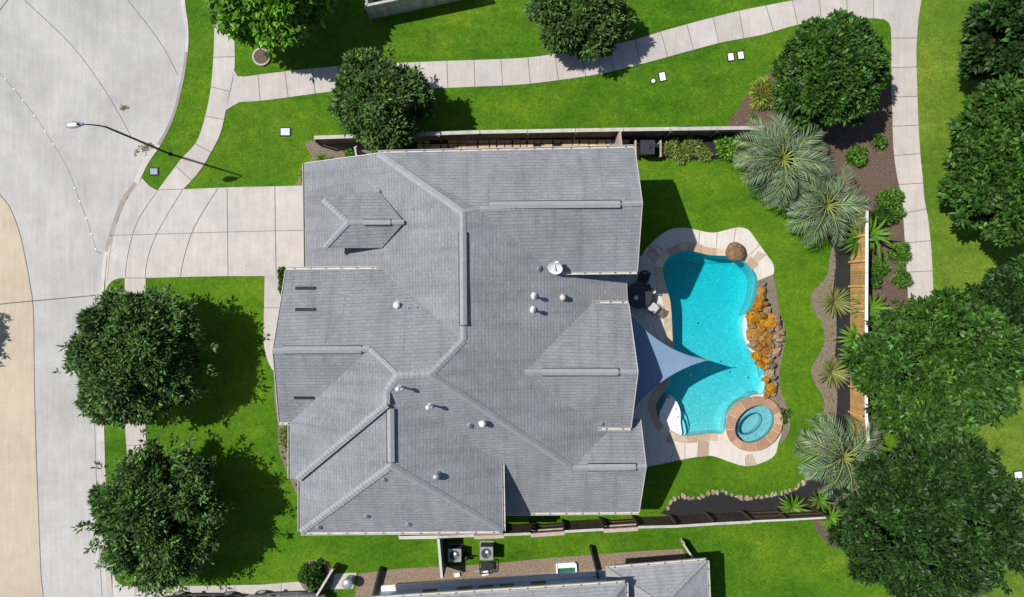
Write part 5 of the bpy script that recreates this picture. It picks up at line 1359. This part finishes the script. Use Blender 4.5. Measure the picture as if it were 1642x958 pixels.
def rosette(name, label, px, py, rpx, n, wd, mat, seed, cat='plant', el=(.15, 1.35), z0=.12, group=None, curve=.7, part='leaves'):
    rs = np.random.RandomState(seed); root = empty(name, P(px, py), label, cat, group); R = rpx * S
    g = MB()
    for k in range(n):
        t = k * 2.39996; e = el[1] - (el[1] - el[0]) * math.sqrt((k + .5) / n) + rs.uniform(-.12, .12)
        L = R * rs.uniform(.85, 1.12) / max(.55, math.cos(e * .75)); m = 5; pos = Vector((.03 * math.cos(t), .03 * math.sin(t), z0)); a = e
        s = Vector((-math.sin(t), math.cos(t), 0)); vs = []
        kk = math.exp(rs.normal(0, .2)); col = (kk * rs.uniform(.85, 1.25), kk, kk * rs.uniform(.8, 1.1))
        for i in range(m + 1):
            w = wd * (math.sin(math.pi * (.25 + .75 * i / m)) ** .8 if i < m else 0.02) / 2
            vs += [pos - s * w, pos + s * w + Vector((0, 0, .0))]
            pos = pos + Vector((math.cos(a) * math.cos(t), math.cos(a) * math.sin(t), math.sin(a))) * L / m; a -= curve / m
        g.add(vs, [(2 * i, 2 * i + 1, 2 * i + 3, 2 * i + 2) for i in range(m)], 0, col)
    g.build(part, mat, root, True, normals=False)
    g = MB(); g.lathe((0, 0, 0), [(.07, 0), (.09, .08), (.06, z0 + .05), (.02, z0 + .08)], 10); g.build('stem', 'bark', root)
    return root
rosette('yucca', 'spiky olive yellow rosette in the straw bed east of the pool, upper one', 1335, 485, 27, 75, .055, 'leaf_yucca', 31, curve=.35)
rosette('yucca', 'spiky olive yellow rosette in the straw bed east of the pool, lower one', 1331, 597, 27, 70, .06, 'leaf_yucca', 32, curve=.35)
GP = 'broad leaved plants leaning on the golden fence'
for k, (px, py, rp, lab) in enumerate(((1383, 379, 26, 'broad leaved arching plant draped over the golden fence under the palm'), (1362, 388, 22, 'dark broad leaved plant at the foot of the golden fence below the palm'),
    (1382, 494, 22, 'arching plant crossing the golden fence beside the upper rosette'), (1358, 541, 20, 'bright leafy plant between the two rosettes, upper one'), (1356, 568, 18, 'bright leafy plant just above the lower rosette'),
    (1374, 560, 20, 'leafy plant at the fence under the wide green tree'))):
    rosette('lily_plant', lab, px, py, rp * 1.3, 26, .15, 'leaf_bright' if k in (0, 2, 3, 4) else 'leaf_shrub', 40 + k, group=GP, el=(.35, 1.35), z0=.8, curve=1.6)
rosette('lily_plant', 'bright strappy plant in the black bed at the southeast corner', 1267, 811, 24, 26, .12, 'leaf_bright', 50, el=(.2, 1.2), z0=.3, curve=.9)
rosette('lily_plant', 'yellow green strappy plant outside the end of the south fence', 1325, 826, 22, 24, .13, 'leaf_bright', 51, el=(.3, 1.3), z0=.4, curve=1.0)
rosette('lily_plant', 'strappy plant under the palm beside the black south bed', 1310, 800, 18, 20, .11, 'leaf_shrub', 52, el=(.3, 1.3), z0=.3, curve=1.0)
rosette('grass_clump', 'small dark strappy clump at the northwest corner of the garage', 519, 258, 13, 30, .05, 'leaf_shrub', 53, el=(.5, 1.4), curve=.8)
rosette('lily_plant', 'yellowish small plant at the right end of the north black bed', 1186, 255, 12, 20, .08, 'leaf_yellow', 54, el=(.4, 1.3), z0=.2)

def bush(label, px, py, rpx, hgt, mat, seed, L=.22, Wd=.09, n=None, name='shrub', group=None, asp=1.0, nl=6, spread=.6):
    rs = np.random.RandomState(seed); root = empty(name, P(px, py, hgt * .4) - Vector((0, 0, hgt * .4)), label, 'shrub', group)
    R = rpx * S; n = n or int(150 * (R / .6) ** 2)
    u = rs.normal(0, 1, (n, 3)); u /= np.linalg.norm(u, axis=1, keepdims=True); u[:, 2] = np.abs(u[:, 2])
    t = np.arctan2(u[:, 1], u[:, 0]); ph = rs.uniform(0, 6.28, 3)
    rad = (1 - rs.uniform(0, 1, n) ** 2 * .5) * (1 + .14 * np.sin(3 * t + ph[0]) + .1 * np.sin(5 * t + ph[1]))
    p = u * rad[:, None] * np.array([R, R * asp, hgt * .92]) * .88 + np.array([0, 0, .06])
    b, d, ll, ww, col = clumps_to_leaves(rs, p, u * .8 + np.array([0, 0, .35]), nl, L, Wd, spread, .22)
    leaf_mesh('foliage', b, d, ll, ww, col, mat, root)
    for k in range(3):
        g = MB(); a = k * 2.1; g.tube([(0, 0, -.02), (math.cos(a) * R * .2, math.sin(a) * R * .2, hgt * .4), (math.cos(a) * R * .45, math.sin(a) * R * .4, hgt * .75)], [.025, .02, .008], 6); g.build('stem', 'bark', root, True)
    return root
bush('yellow green clump of ornamental grass at the west tip of the mulch bed', 1227, 150, 22, .8, 'leaf_yellow', 61, .34, .045, nl=9, spread=.35)
bush('round green shrub in the mulch bed south of the dense tree', 1374, 250, 16, .6, 'leaf_shrub', 62)
bush('small green shrub in the mulch bed near the walk, northernmost', 1409, 227, 11, .45, 'leaf_shrub', 63)
bush('green shrub touching the right walk, upper of a touching pair', 1429, 320, 19, .8, 'leaf_shrub', 64)
bush('dark green shrub below left of the one touching the walk', 1418, 347, 18, .7, 'leaf_mid', 65)
bush('shrub leaning over the right walk edge between the pair', 1436, 338, 12, .6, 'leaf_shrub', 66)
bush('round green shrub by the right walk, in the middle of the mulch bed', 1443, 407, 17, .6, 'leaf_shrub', 67)
bush('small round shrub by the right walk, just above the wide tree', 1446, 447, 14, .5, 'leaf_shrub', 68)
bush('leafy shrub against the outer side of the golden fence, upper part', 1410, 428, 14, .6, 'leaf_shrub', 69)
bush('leafy shrub against the outer side of the golden fence, lower part', 1401, 449, 13, .5, 'leaf_mid', 70)
bush('pale speckled shrub in the north black bed next to the wood frame', 1078, 238, 15, .5, 'leaf_croton', 71, .2, .07)
bush('pale speckled shrub in the middle of the north black bed', 1108, 235, 17, .5, 'leaf_croton', 72, .2, .07)
bush('low speckled shrub at the lawn edge of the north black bed', 1094, 248, 15, .35, 'leaf_croton', 73, .18, .06)
bush('speckled shrub right of the middle one in the north black bed', 1127, 247, 13, .4, 'leaf_croton', 74, .18, .06)
bush('bright green leafy bush against the north fence beside the large palm', 1168, 236, 19, .9, 'leaf_bright', 75, .26, .1)
bush('low green shrub at the right end of the north black bed', 1190, 243, 12, .5, 'leaf_shrub', 76)
bush('narrow green hedge along the front wall beside the entry walk', 456, 452, 9, .9, 'leaf_mid', 77, asp=3.0, n=420, L=.15, Wd=.07)
bush('small light green weed patch beside the fence gate', 562, 246, 9, .3, 'leaf_shrub', 78, .14, .05)
bush('round dark shrub in the mulch ring at the bottom edge', 500, 923, 21, 1.0, 'leaf_mid', 79, .2, .08, n=420)
bush('low mixed plants in the curved bed at the southwest wall', 458, 700, 8, .35, 'leaf_yucca', 80, .16, .05, asp=3.0, n=160)
bush('little green tuft beside the hot tub in the straw bed', 1256, 665, 9, .4, 'leaf_mid', 81, .16, .05, asp=1.6)
bush('yellow tuft in the narrow bed beside the garage corner', 485, 282, 7, .3, 'leaf_yellow', 82, .14, .05, asp=1.6)
bush('tiny green seedling alone in the mulch bed', 1206, 188, 6, .2, 'leaf_bright', 83, .12, .05)
